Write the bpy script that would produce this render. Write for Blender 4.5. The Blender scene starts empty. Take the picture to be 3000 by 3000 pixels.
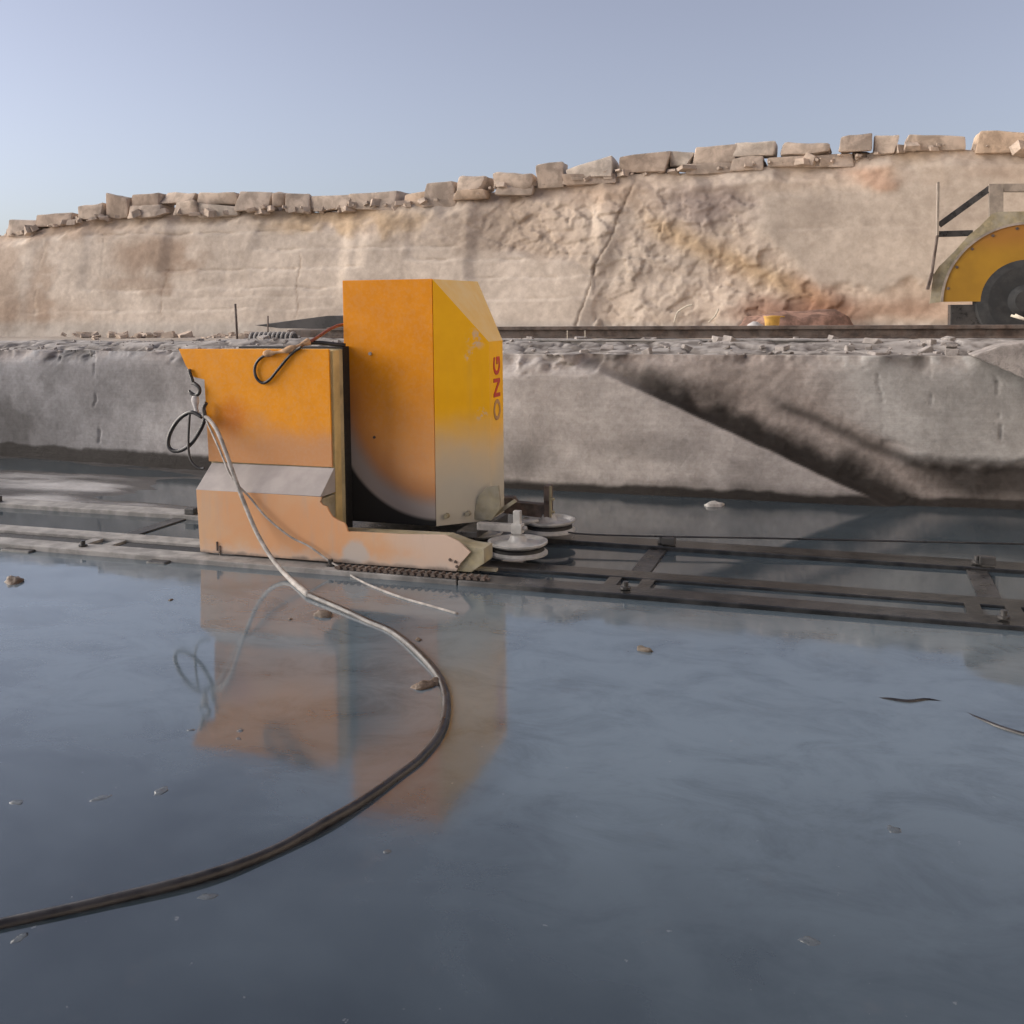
import bpy, bmesh, math, random
import numpy as np
from mathutils import Vector, Matrix
random.seed(7)
scn = bpy.context.scene
COL = scn.collection

# ------------------------------------------------------------------ camera
YAW, PITCH, ROLL = math.radians(18.3), math.radians(3.9), math.radians(0.6)
EYE = Vector((0, 0, 1.65))
FWD = Vector((-math.sin(YAW)*math.cos(PITCH), math.cos(YAW)*math.cos(PITCH), -math.sin(PITCH)))
R0 = Vector((math.cos(YAW), math.sin(YAW), 0)); U0 = R0.cross(FWD)
RGT = R0*math.cos(ROLL) - U0*math.sin(ROLL); UPV = U0*math.cos(ROLL) + R0*math.sin(ROLL)
cam = bpy.data.cameras.new('camera'); cam.sensor_width = 36; cam.lens = 36
cam.shift_y = -400/3000; cam.clip_start = 0.05; cam.clip_end = 2000
co = bpy.data.objects.new('camera', cam); COL.objects.link(co)
co.matrix_world = Matrix(((RGT.x, UPV.x, -FWD.x, EYE.x), (RGT.y, UPV.y, -FWD.y, EYE.y), (RGT.z, UPV.z, -FWD.z, EYE.z), (0, 0, 0, 1)))
scn.camera = co

# ------------------------------------------------------------------ world, sun, exposure
SUN_EL, SUN_AZ = math.radians(8.0), math.radians(-97)      # azimuth from +Y, positive towards +X
w = bpy.data.worlds.new('World'); scn.world = w; w.use_nodes = True
wn = w.node_tree; bg = wn.nodes['Background']
sky = wn.nodes.new('ShaderNodeTexSky'); sky.sky_type = 'NISHITA'; sky.sun_disc = False
sky.sun_elevation = SUN_EL; sky.sun_rotation = SUN_AZ
sky.air_density = 1.0; sky.dust_density = 0.8; sky.ozone_density = 4.0
hs = wn.nodes.new('ShaderNodeHueSaturation'); hs.inputs['Saturation'].default_value = 0.47
wn.links.new(sky.outputs[0], hs.inputs['Color']); wb = wn.nodes.new('ShaderNodeMix'); wb.data_type = 'RGBA'; wb.blend_type = 'MULTIPLY'; wb.inputs[0].default_value = 1; wb.inputs[7].default_value = (1.03, .945, .985, 1)
wn.links.new(hs.outputs[0], wb.inputs[6]); wn.links.new(wb.outputs[2], bg.inputs['Color'])
bg.inputs['Strength'].default_value = 0.050
sl = bpy.data.lights.new('sun', 'SUN'); sl.energy = 2.1; sl.angle = math.radians(86); sl.color = (1, .90, .79)
so = bpy.data.objects.new('sun', sl); COL.objects.link(so)
sd = Vector((math.sin(SUN_AZ)*math.cos(SUN_EL), math.cos(SUN_AZ)*math.cos(SUN_EL), math.sin(SUN_EL)))
so.rotation_euler = sd.to_track_quat('Z', 'Y').to_euler()
scn.view_settings.view_transform = 'Standard'; scn.view_settings.look = 'None'
scn.view_settings.gamma = 1; scn.view_settings.use_curve_mapping = False
scn.view_settings.exposure = 2.22

# ------------------------------------------------------------------ helpers
def ray(x, y):
    return FWD + RGT*((x-1500)/3000) - UPV*((y-1100)/3000)
def onY(x, y, Y):
    d = ray(x, y); return EYE + d*((Y-EYE.y)/d.y)
def onZ(x, y, Z=0.0):
    d = ray(x, y); return EYE + d*((Z-EYE.z)/d.z)
def proj(P):
    q = P - np.array(EYE); z = q@np.array(FWD)
    return 1500+3000*(q@np.array(RGT))/z, 1100-3000*(q@np.array(UPV))/z
def tag(o, label=None, cat=None, group=None, kind=None):
    for k, v in (('label', label), ('category', cat), ('group', group), ('kind', kind)):
        if v: o[k] = v
    return o
def wloc(o):
    v = Vector((0, 0, 0))
    while o: v += o.location; o = o.parent
    return v
def thing(name, loc, label, cat, group=None):
    o = bpy.data.objects.new(name, None); o.location = loc; o.empty_display_size = .2
    COL.objects.link(o); return tag(o, label, cat, group)
def link(name, me, parent=None, loc=None):
    o = bpy.data.objects.new(name, me); COL.objects.link(o)
    if parent: o.parent = parent
    if loc is not None: o.location = loc
    return o
class MB:
    """collects geometry in world coordinates; build() links it as one mesh object"""
    def __init__(s): s.bm = bmesh.new()
    def box(s, x0, x1, y0, y1, z0, z1, bev=0.0, seg=2):
        v = [s.bm.verts.new((x, y, z)) for z in (z0, z1) for y in (y0, y1) for x in (x0, x1)]
        f = [s.bm.faces.new([v[i] for i in q]) for q in ((0,2,3,1),(4,5,7,6),(0,1,5,4),(2,6,7,3),(0,4,6,2),(1,3,7,5))]
        if bev:
            es = {e for q in f for e in q.edges}
            bmesh.ops.bevel(s.bm, geom=list(es), offset=bev, segments=seg, affect='EDGES', profile=.6)
        return s
    def prism(s, poly, y0, y1, bev=0.0):
        """poly of (x,z) extruded along Y"""
        a = [s.bm.verts.new((x, y0, z)) for x, z in poly]; b = [s.bm.verts.new((x, y1, z)) for x, z in poly]
        n = len(poly); fs = [s.bm.faces.new(a), s.bm.faces.new(b[::-1])]
        for i in range(n): fs.append(s.bm.faces.new((a[i], b[i], b[(i+1) % n], a[(i+1) % n])))
        if bev:
            es = {e for q in fs for e in q.edges}
            bmesh.ops.bevel(s.bm, geom=list(es), offset=bev, segments=2, affect='EDGES', profile=.6)
        return s
    def prismx(s, poly, x0, x1, bev=0.0):
        """poly of (y,z) extruded along X"""
        a = [s.bm.verts.new((x0, y, z)) for y, z in poly]; b = [s.bm.verts.new((x1, y, z)) for y, z in poly]
        n = len(poly); fs = [s.bm.faces.new(a), s.bm.faces.new(b[::-1])]
        for i in range(n): fs.append(s.bm.faces.new((a[i], b[i], b[(i+1) % n], a[(i+1) % n])))
        if bev:
            es = {e for q in fs for e in q.edges}
            bmesh.ops.bevel(s.bm, geom=list(es), offset=bev, segments=2, affect='EDGES', profile=.6)
        return s
    def hull(s, pts, faces):
        v = [s.bm.verts.new(p) for p in pts]
        for f in faces: s.bm.faces.new([v[i] for i in f])
        return s
    def tube(s, pts, r, n=10, smooth=6, cap=True, jit=0.0):
        pts = [Vector(p) for p in pts]; rad = r if callable(r) else (lambda t: r)
        if smooth > 1 and len(pts) > 2:
            out = []
            P = [pts[0]*2-pts[1]] + pts + [pts[-1]*2-pts[-2]]
            for i in range(1, len(P)-2):
                p0, p1, p2, p3 = P[i-1:i+3]
                for k in range(smooth):
                    t = k/smooth
                    out.append(.5*((2*p1)+(p2-p0)*t+(2*p0-5*p1+4*p2-p3)*t*t+(3*p1-p0-3*p2+p3)*t**3))
            out.append(pts[-1]); pts = out
        if jit: pts = [p+Vector((random.gauss(0, jit), random.gauss(0, jit), random.gauss(0, jit*.3))) for p in pts]
        rings = []; nrm = None
        for i, p in enumerate(pts):
            t = (pts[min(i+1, len(pts)-1)]-pts[max(i-1, 0)]).normalized()
            if nrm is None: nrm = t.orthogonal().normalized()
            nrm = (nrm-t*nrm.dot(t)).normalized(); b = t.cross(nrm)
            rr = rad(i/(len(pts)-1))
            rings.append([s.bm.verts.new(p+(nrm*math.cos(a)+b*math.sin(a))*rr) for a in [2*math.pi*k/n for k in range(n)]])
        for a, b in zip(rings, rings[1:]):
            for k in range(n):
                f = s.bm.faces.new((a[k], a[(k+1) % n], b[(k+1) % n], b[k])); f.smooth = True
        if cap: s.bm.faces.new(rings[0][::-1]); s.bm.faces.new(rings[-1])
        return s
    def lathe(s, prof, c, n=48, axis='Z'):
        """prof of (r,h) about an axis through c"""
        c = Vector(c); rings = []
        for r, h in prof:
            ring = []
            for k in range(n):
                a = 2*math.pi*k/n; u, v = r*math.cos(a), r*math.sin(a)
                ring.append(s.bm.verts.new(c+(Vector((u, v, h)) if axis == 'Z' else Vector((u, h, v)) if axis == 'Y' else Vector((h, u, v)))))
            rings.append(ring)
        for a, b in zip(rings, rings[1:]):
            for k in range(n): s.bm.faces.new((a[k], a[(k+1) % n], b[(k+1) % n], b[k]))
        s.bm.faces.new(rings[0][::-1]); s.bm.faces.new(rings[-1]); return s
    def build(s, name, mat, parent=None, loc=None, smooth=False, angle=None):
        o_ = wloc(parent) if parent else Vector(loc or (0, 0, 0))
        bmesh.ops.remove_doubles(s.bm, verts=s.bm.verts, dist=1e-6)
        bmesh.ops.recalc_face_normals(s.bm, faces=s.bm.faces)
        bmesh.ops.translate(s.bm, verts=s.bm.verts, vec=-o_)
        me = bpy.data.meshes.new(name); s.bm.to_mesh(me); s.bm.free()
        me.materials.append(mat)
        if smooth: me.polygons.foreach_set('use_smooth', [True]*len(me.polygons))
        if angle: me.set_sharp_from_angle(angle=math.radians(angle))
        return link(name, me, parent, None if parent else o_)

# numpy noise
def _h(i, j, s):
    n = (i.astype(np.int64)*374761393 + j.astype(np.int64)*668265263 + s*1274126177) & 0x7fffffff
    n = ((n ^ (n >> 13))*1103515245) & 0x7fffffff; n = ((n ^ (n >> 11))*12345679) & 0x7fffffff
    return (n & 0xffff)/65535.
def vn(x, y, s=0):
    i, j = np.floor(x), np.floor(y); u, v = x-i, y-j
    u = u*u*u*(u*(6*u-15)+10); v = v*v*v*(v*(6*v-15)+10)
    return (_h(i, j, s)*(1-u)+_h(i+1, j, s)*u)*(1-v)+(_h(i, j+1, s)*(1-u)+_h(i+1, j+1, s)*u)*v
def fbm(x, y, o=5, s=0, g=.5):
    t = 0*x; a = 1.; n = 0
    for k in range(o): t = t+a*vn(x*2**k+k*17.3, y*2**k+k*9.1, s+k); n += a; a *= g
    return t/n
def ss(a, b, x):
    t = np.clip((x-a)/(b-a), 0, 1); return t*t*(3-2*t)
def worley(x, y, s=0):
    i, j = np.floor(x), np.floor(y); d1 = 0*x+9.; idv = 0*x
    for a in (-1, 0, 1):
        for b in (-1, 0, 1):
            cx = i+a+_h(i+a, j+b, s); cy = j+b+_h(i+a, j+b, s+5); d = np.hypot(cx-x, cy-y)
            m = d < d1; idv = np.where(m, _h(i+a, j+b, s+9), idv); d1 = np.where(m, d, d1)
    return d1, idv
def blob(px, py, cx, cy, rx, ry, n=0., soft=.5):
    d = np.hypot((px-cx)/rx, (py-cy)/ry)+n
    return 1-ss(1-soft, 1+soft, d)
def gridmesh(name, P, mat, attrs=None, parent=None, smooth=True, colors=None):
    """P: (rows, cols, 3) points"""
    R, C = P.shape[:2]; me = bpy.data.meshes.new(name)
    idx = np.arange(R*C).reshape(R, C)
    q = np.stack([idx[:-1, :-1], idx[:-1, 1:], idx[1:, 1:], idx[1:, :-1]], -1).reshape(-1, 4)
    me.vertices.add(R*C); me.vertices.foreach_set('co', P.reshape(-1).astype(np.float32))
    me.loops.add(q.size); me.loops.foreach_set('vertex_index', q.reshape(-1).astype(np.int32))
    me.polygons.add(len(q)); me.polygons.foreach_set('loop_start', np.arange(0, q.size, 4, dtype=np.int32))
    me.polygons.foreach_set('loop_total', np.full(len(q), 4, dtype=np.int32))
    me.update(calc_edges=True); me.validate()
    me.polygons.foreach_set('use_smooth', [smooth]*len(me.polygons))
    for k, v in (colors or {}).items():
        a = me.attributes.new(k, 'FLOAT_COLOR', 'POINT')
        c = np.ones((R*C, 4), np.float32); c[:, :3] = v.reshape(-1, 3); a.data.foreach_set('color', c.reshape(-1))
    for k, v in (attrs or {}).items():
        a = me.attributes.new(k, 'FLOAT', 'POINT'); a.data.foreach_set('value', v.reshape(-1).astype(np.float32))
    me.materials.append(mat); return link(name, me, parent)

# ------------------------------------------------------------------ materials
class NT:
    def __init__(s, name, rough=.7, metal=0., spec=.5, ior=1.45):
        s.m = bpy.data.materials.new(name); s.m.use_nodes = True; s.t = s.m.node_tree; s.b = s.t.nodes['Principled BSDF']
        s.b.inputs['Roughness'].default_value = rough; s.b.inputs['Metallic'].default_value = metal
        s.b.inputs['Specular IOR Level'].default_value = spec; s.b.inputs['IOR'].default_value = ior
        g = s.t.nodes.new('ShaderNodeNewGeometry'); s.pos = g.outputs['Position']
        x = s.t.nodes.new('ShaderNodeSeparateXYZ'); s.t.links.new(s.pos, x.inputs[0]); s.X, s.Y, s.Z = x.outputs
    def put(s, v, sock):
        if hasattr(v, 'is_output'): s.t.links.new(v, sock)
        elif isinstance(v, (tuple, list)) and sock.type == 'RGBA': sock.default_value = (*v[:3], 1)
        else: sock.default_value = v
    def math(s, op, a, b=0., c=None):
        n = s.t.nodes.new('ShaderNodeMath'); n.operation = op; s.put(a, n.inputs[0]); s.put(b, n.inputs[1])
        if c is not None: s.put(c, n.inputs[2])
        return n.outputs[0]
    def step(s, v, a, b, lo=0., hi=1.):
        n = s.t.nodes.new('ShaderNodeMapRange'); n.interpolation_type = 'SMOOTHSTEP'; s.put(v, n.inputs['Value'])
        for k, q in zip(('From Min', 'From Max', 'To Min', 'To Max'), (a, b, lo, hi) if a < b else (b, a, hi, lo)): s.put(q, n.inputs[k])
        return n.outputs['Result']
    def noise(s, sc, det=4, rough=.55, stretch=None, dist=0.):
        n = s.t.nodes.new('ShaderNodeTexNoise'); n.inputs['Scale'].default_value = sc; n.inputs['Detail'].default_value = det
        n.inputs['Roughness'].default_value = rough; n.inputs['Distortion'].default_value = dist
        v = s.pos
        if stretch:
            m = s.t.nodes.new('ShaderNodeMapping'); m.inputs['Scale'].default_value = stretch; s.t.links.new(v, m.inputs[0]); v = m.outputs[0]
        s.t.links.new(v, n.inputs['Vector']); return n.outputs[0]
    def mix(s, f, a, b, mode='MIX'):
        n = s.t.nodes.new('ShaderNodeMix'); n.data_type = 'RGBA'; n.blend_type = mode
        s.put(f, n.inputs[0]); s.put(a, n.inputs[6]); s.put(b, n.inputs[7]); return n.outputs[2]
    def attr(s, name, col=False):
        n = s.t.nodes.new('ShaderNodeAttribute'); n.attribute_name = name; return n.outputs['Color' if col else 'Fac']
    def out(s, color, rough=None, bump=None, bs=.3, bd=.01):
        s.put(color, s.b.inputs['Base Color'])
        if rough is not None: s.put(rough, s.b.inputs['Roughness'])
        if bump is not None:
            n = s.t.nodes.new('ShaderNodeBump'); n.inputs['Strength'].default_value = bs; n.inputs['Distance'].default_value = bd
            s.t.links.new(bump, n.inputs['Height']); s.t.links.new(n.outputs[0], s.b.inputs['Normal'])
        return s.m
def plain(name, col, rough=.7, var=.35, sc=9., metal=0., dust=None, bs=.25):
    n = NT(name, rough, metal); a = n.noise(sc, 6, .6); b = n.noise(sc*5, 3)
    dk = tuple(c*(1-var) for c in col); lt = tuple(min(1, c*(1+var*.7)) for c in col)
    c = n.mix(n.step(a, .35, .68), dk, lt)
    if dust: c = n.mix(n.math('MULTIPLY', n.step(n.noise(sc*.6, 5, .65), .38, .62), dust[1]), c, dust[0])
    return n.out(c, n.step(a, .3, .7, max(.02, rough-.12), min(1, rough+.12)), b, bs, .004)
DUST = (.36, .33, .30)
M = {}
def tracksteel():
    n = NT('track_steel', .5); a = n.noise(8, 6, .6); b = n.noise(1.3, 5, .6); f = n.noise(40, 4)
    dry = n.mix(n.step(a, .35, .68), (.17, .165, .16), (.30, .29, .28)); wet = n.mix(n.step(a, .35, .68), (.012, .012, .012), (.036, .035, .034))
    k = n.step(n.math('MULTIPLY_ADD', b, 1.6, n.X), -1.9, -.7)
    return n.out(n.mix(k, dry, wet), n.step(n.X, -2.6, -1.5, .7, .16), f, .25, .004)
M['track'] = tracksteel()
M['steel'] = plain('dusty_steel', (.24, .23, .22), .55, .35, 8, .0, ((.38, .36, .34), .7))
M['dark_steel'] = plain('dark_wet_steel', (.035, .034, .034), .35, .5, 9, .0, ((.09, .085, .08), .4))
M['rust'] = plain('brown_rusty_steel', (.085, .06, .048), .75, .5, 12, .0, ((.2, .17, .15), .4))
M['wheel'] = plain('pale_pulley_metal', (.42, .42, .41), .4, .25, 14, .0, ((.5, .48, .45), .4))
M['groove'] = plain('black_rubber', (.015, .015, .016), .6, .3, 20)
M['khaki'] = plain('khaki_dusty_paint', (.30, .26, .16), .7, .35, 7, .0, ((.33, .31, .26), .6))
M['tan_side'] = plain('pale_tan_dusty_paint', (.56, .43, .20), .7, .2, 5)
M['olive'] = plain('olive_dusty_paint', (.42, .36, .22), .7, .3, 5)
M['cable'] = plain('black_cable_sheath', (.016, .015, .017), .38, .5, 14, .0, ((.09, .085, .085), .25))
M['cable_dusty'] = plain('dusty_grey_cable', (.33, .31, .29), .75, .35, 16)
M['black'] = plain('black_plate', (.03, .029, .03), .6, .4, 5, .0, ((.12, .11, .11), .35))
M['tan_rag'] = plain('tan_wrapping', (.42, .27, .16), .9, .4, 22)
M['white_rag'] = plain('white_sling', (.48, .46, .45), .9, .2, 20)
M['red_cable'] = plain('red_brown_cable', (.22, .06, .04), .5, .3, 20)
M['frame'] = plain('grey_dusty_frame', (.28, .24, .2), .7, .3, 6)
M['stick'] = plain('pale_wood', (.6, .55, .45), .8, .2, 20)
M['orange_plastic'] = plain('orange_plastic', (.50, .29, .06), .6, .2, 10)
M['bag'] = plain('pale_bag', (.42, .40, .39), .8, .2, 9)
M['tyre'] = plain('black_tyre_rubber', (.022, .024, .026), .8, .3, 8, .0, ((.06, .06, .06), .4))
M['red_soil'] = plain('red_soil', (.28, .17, .13), .95, .45, 4)
def rockmat(name, col, var=.3, sc=2.5, rough=.9, bs=.6):
    n = NT(name, rough, 0, .3); a = n.noise(sc, 8, .62, dist=.4); b = n.noise(sc*9, 8, .65)
    dk = tuple(c*(1-var) for c in col); lt = tuple(c*(1+var*.5) for c in col)
    return n.out(n.mix(n.step(a, .36, .64), dk, lt), None, b, bs, .03)
for k, c in {'rock_tan': (.49, .40, .325), 'rock_pale': (.55, .475, .40), 'rock_brown': (.40, .315, .25), 'rock_orange': (.50, .38, .28)}.items(): M[k] = rockmat('quarry_'+k, c)
M['stone_wet'] = rockmat('wet_brown_stone', (.13, .095, .07), .4, 20, .45, .4)
M['stone_mid'] = rockmat('damp_tan_stone', (.17, .145, .12), .3, 20)
M['stone_white'] = rockmat('white_stone', (.6, .58, .55), .2, 20)
M['stone_grey'] = rockmat('grey_stone', (.34, .31, .29), .3, 9)
M['pale_fleck'] = plain('pale_silt_stone', (.075, .088, .10), .25, .1, 30)

# surfaces with painted-in vertex tints (rock colour, plus shade under the bench overhang)
def tinted(name, rough=.9, s1=1.2, s2=14., bs=.5, wet=False):
    n = NT(name, rough, 0, .15); c = n.attr('tint', True)
    a = n.noise(s1, 8, .65, dist=.5); b = n.noise(s2, 8, .7); d = n.noise(s2*5, 4, .6)
    c = n.mix(1., c, n.mix(n.step(a, .3, .7), (.82, .80, .78), (1.13, 1.12, 1.10)), 'MULTIPLY')
    c = n.mix(1., c, n.mix(n.step(b, .3, .7), (.88, .87, .86), (1.09, 1.09, 1.09)), 'MULTIPLY')
    h = n.math('MULTIPLY_ADD', d, .3, b)
    if wet: h = n.math('MULTIPLY_ADD', n.noise(6, 5, .7, (.25, .25, 9.)), .4, h); c = n.mix(.25, c, n.mix(1., c, n.mix(n.step(n.noise(5, 5, .7, (.2, .2, 8.)), .35, .65), (.86, .86, .86), (1.1, 1.1, 1.1)), 'MULTIPLY'))
    r = n.step(n.attr('wet'), 0., 1., rough, .22) if wet else None
    return n.out(c, r, h, bs, .02)
M['cliff'] = tinted('quarry_cliff_rock', .95, .5, 5., .32)
M['bench'] = tinted('grey_cut_rock', .85, 1.6, 22., .3, True)
M['mud'] = tinted('pale_wet_slurry', .6, 2., 30., .3, True)

def slurry():
    n = NT('grey_slurry_water', .03, 0, .5, 1.9)
    a = n.noise(.55, 5, .55, dist=.8); b = n.noise(1.6, 3, .5, (1, 2.2, 1)); c = n.noise(14, 3, .5)
    col = n.mix(n.step(a, .32, .68), (.014, .022, .028), (.030, .043, .052))
    silt_sheen = n.step(n.math('MULTIPLY_ADD', n.math('SUBTRACT', a, .5), 2.2, n.Y), 1.7, 4.2)  # silt film, and pale washed reflection painted into the colour toward the track
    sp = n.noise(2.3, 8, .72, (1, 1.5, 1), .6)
    silt_sheen = n.math('MULTIPLY', silt_sheen, n.step(sp, .28, .60, .55, 1.))
    silt_sheen = n.math('MULTIPLY', silt_sheen, n.step(n.math('MULTIPLY_ADD', n.math('SUBTRACT', sp, .5), .6, n.Y), 5.35, 5.75, 1., .30))
    col = n.mix(silt_sheen, col, (.115, .150, .180))
    col = n.mix(n.math('MULTIPLY', n.step(n.noise(3.2, 7, .7), .58, .75), .35), col, (.08, .085, .09))
    col = n.mix(n.math('MULTIPLY', n.step(n.noise(26, 3, .6), .70, .76), .35), col, (.24, .25, .26))
    h = n.math('MULTIPLY_ADD', c, .10, b)
    return n.out(col, n.step(n.noise(.8, 4, .6), .35, .7, .045, .11), h, .05, .012)
M['water'] = slurry()

def paint_hood(front):
    n = NT('faded_orange_hood_paint' if front else 'faded_yellow_hood_paint', .42, 0, .28)
    big = n.noise(2.2, 5, .6); fine = n.noise(40, 4, .6); med = n.noise(7, 5, .6)
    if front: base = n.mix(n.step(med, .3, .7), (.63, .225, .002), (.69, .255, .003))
    else:     base = n.mix(n.step(med, .3, .7), (.92, .47, .002), (.96, .51, .003))  # end panels: light falling on them put into a brighter yellow
    zz = n.math('MULTIPLY_ADD', n.math('SUBTRACT', big, .5), .30, n.Z)
    drip = n.step(n.noise(9, 5, .65, (1, 1, .10)), .50, .72); scr = n.step(n.noise(16, 6, .8, (.5, .5, 1.4), 1.2), .66, .70)
    base = n.mix(n.math('MULTIPLY', drip, .15), base, (.50, .30, .13)); base = n.mix(n.math('MULTIPLY', scr, .35), base, (.42, .25, .12))
    wav = n.math('MULTIPLY_ADD', n.noise(2.6, 2, .4), 14., fine)
    if front:
        # slurry splash around the wheel: pale pinkish fade and a black greasy corner
        c = n.mix(n.step(zz, 1.25, .25, 0, .7), base, (.60, .35, .21))
        dx = n.math('ADD', n.X, 2.60); dz = n.math('MINIMUM', n.math('SUBTRACT', n.Z, .95), 0.)
        d = n.math('SQRT', n.math('ADD', n.math('MULTIPLY', dx, dx), n.math('MULTIPLY', dz, dz)))
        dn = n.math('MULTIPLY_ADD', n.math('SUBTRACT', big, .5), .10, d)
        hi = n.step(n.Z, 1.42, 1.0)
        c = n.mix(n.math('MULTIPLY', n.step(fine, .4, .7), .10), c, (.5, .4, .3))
        c = n.mix(n.math('MULTIPLY', n.math('MULTIPLY', n.step(dn, .36, .66), hi), .8), c, (.30, .125, .05))  # brown edge: shade beside the cabinet painted into the hood colour
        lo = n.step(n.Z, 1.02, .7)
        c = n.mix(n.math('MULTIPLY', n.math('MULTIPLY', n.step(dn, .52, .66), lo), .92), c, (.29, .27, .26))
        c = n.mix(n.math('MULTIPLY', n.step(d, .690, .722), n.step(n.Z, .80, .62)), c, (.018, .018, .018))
    else:
        c = n.mix(n.step(zz, .98, .60), base, (.66, .52, .33)); c = n.mix(n.step(zz, .72, .40), c, (.50, .47, .39))
        ch_ = n.noise(14, 6, .7)
        for (bx0, bz0, br) in ((-2.37, 1.43, .07), (-2.40, 1.32, .04), (-2.345, .93, .05)):
            ax = n.math('ADD', n.X, -bx0); az = n.math('SUBTRACT', n.Z, bz0)
            dd = n.math('SQRT', n.math('ADD', n.math('MULTIPLY', n.math('MULTIPLY', ax, ax), 2.), n.math('MULTIPLY', az, az)))
            c = n.mix(n.math('MULTIPLY', n.math('MULTIPLY', n.step(dd, br*1.3, br*.4), n.step(ch_, .50, .56)), .75), c, (.62, .48, .40))
    return n.out(c, n.step(zz, .4, 1.3, .75, .42), wav, .07, .003)
M['hood_front'] = paint_hood(True); M['hood_end'] = paint_hood(False)
def paint_hoodtop():
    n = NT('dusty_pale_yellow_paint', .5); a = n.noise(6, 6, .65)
    return n.out(n.mix(n.step(a, .3, .72), (.84, .53, .13), (.84, .60, .24)), None, n.noise(40, 3), .06, .003)  # pale from dust and from sky light put into the colour
M['hood_top'] = paint_hoodtop()
def paint_cab():
    n = NT('orange_cabinet_paint', .45, 0, .28); big = n.noise(2.6, 5, .6); med = n.noise(8, 6, .65); fine = n.noise(45, 4, .6)
    base = n.mix(n.step(med, .3, .7), (.68, .252, .001), (.74, .282, .002))
    zz = n.math('MULTIPLY_ADD', n.math('SUBTRACT', big, .5), .35, n.Z)
    drip = n.step(n.noise(9, 5, .65, (1, 1, .10)), .50, .72); scr = n.step(n.noise(16, 6, .8, (.5, .5, 1.4), 1.2), .66, .70)
    base = n.mix(n.math('MULTIPLY', drip, .14), base, (.52, .28, .10)); base = n.mix(n.math('MULTIPLY', scr, .35), base, (.40, .22, .10))
    wav = n.math('MULTIPLY_ADD', n.noise(2.6, 2, .4), 14., fine)
    c = n.mix(n.step(zz, .98, .72, 0, .9), base, (.50, .255, .125))
    # drip of darker rust orange where the cable rubs
    ax = n.math('ADD', n.X, 3.93); az = n.math('SUBTRACT', n.Z, .93)
    dd = n.math('SQRT', n.math('ADD', n.math('MULTIPLY', ax, ax), n.math('MULTIPLY', az, az)))
    c = n.mix(n.math('MULTIPLY', n.step(n.math('MULTIPLY_ADD', big, .1, dd), .24, .08), .6), c, (.48, .13, .015))
    c = n.mix(n.math('MULTIPLY', n.step(fine, .4, .7), .12), c, (.5, .4, .3))
    return n.out(c, n.step(zz, .7, 1.2, .75, .45), wav, .07, .003)
M['cab'] = paint_cab()
def paint_base():
    n = NT('pale_orange_base_paint', .7); big = n.noise(2.4, 5, .6); med = n.noise(9, 6, .65); fine = n.noise(50, 4, .6)
    base = n.mix(n.step(big, .35, .65), (.56, .29, .14), (.54, .33, .19))
    c = n.mix(n.step(n.math('MULTIPLY_ADD', big, .5, n.math('MULTIPLY', n.X, .55)), -1.32, -1.02, 0, .85), base, (.52, .41, .34))
    c = n.mix(n.math('MULTIPLY', n.step(n.math('MULTIPLY_ADD', med, .16, n.Z), .22, .12), .7), c, (.46, .40, .35))
    ax = n.math('ADD', n.X, 2.93); az = n.math('SUBTRACT', n.Z, .11)
    dd = n.math('SQRT', n.math('ADD', n.math('MULTIPLY', ax, ax), n.math('MULTIPLY', az, az)))
    c = n.mix(n.math('MULTIPLY', n.step(n.math('MULTIPLY_ADD', med, .08, dd), .15, .10), .8), c, (.40, .38, .36))
    c = n.mix(n.math('MULTIPLY', n.step(n.noise(10, 5, .65, (1, 1, .15)), .5, .7), .35), c, (.40, .31, .25))
    c = n.mix(n.math('MULTIPLY', n.step(n.math('MULTIPLY_ADD', med, .06, n.Z), .105, .075), .8), c, (.13, .10, .085))
    return n.out(c, None, n.math('MULTIPLY_ADD', n.noise(3, 2, .4), 12., fine), .1, .003)
M['base'] = paint_base()
M['band'] = plain('grey_dust_on_sloping_plate', (.37, .345, .335), .85, .15, 5)
M['fender'] = None
def paint_guard():
    n = NT('weathered_yellow_guard_paint', .5); big = n.noise(2.2, 5, .6)
    c = n.mix(n.step(big, .35, .65), (.27, .145, .010), (.33, .18, .012))
    c = n.mix(n.step(n.math('MULTIPLY_ADD', big, .3, n.Z), 2.42, 2.75, 0, .7), c, (.27, .11, .02))
    return n.out(c, None, n.noise(40, 3), .1, .003)
M['fender'] = paint_guard()
M['letter'] = plain('red_lettering', (.58, .05, .03), .5, .25, 25)
M['letter_faded'] = plain('faded_red_lettering', (.46, .25, .10), .6, .25, 25)

# ------------------------------------------------------------------ ground and water
gx = np.concatenate([[-600, -200, -80], np.linspace(-40, 30, 71), [60, 200, 600]]); gy = np.concatenate([[-600, -200, -80], np.linspace(-30, 8, 39), [12, 60, 200, 600]])
GX, GY = np.meshgrid(gx, gy)
dout = np.maximum(np.maximum(-24-GX, GX-16), -16-GY)
GZ = -.16+.5*ss(0, 10, dout)+.03*fbm(GX*.8, GY*.8, 3, 3)
tint = np.ones(GX.shape+(3,))*np.array((.25, .235, .22))*(.8+.4*fbm(GX*.5, GY*.5, 4, 4))[..., None]
tag(gridmesh('ground', np.stack([GX, GY, GZ], -1), M['mud'], {'wet': 0*GX+.3}, colors={'tint': tint}), kind='structure')
wx, wy = np.meshgrid(np.linspace(-34, 26, 3), np.linspace(-26, 10.0, 3))
tag(gridmesh('slurry_water', np.stack([wx, wy, 0*wx], -1), M['water']), kind='structure')

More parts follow.
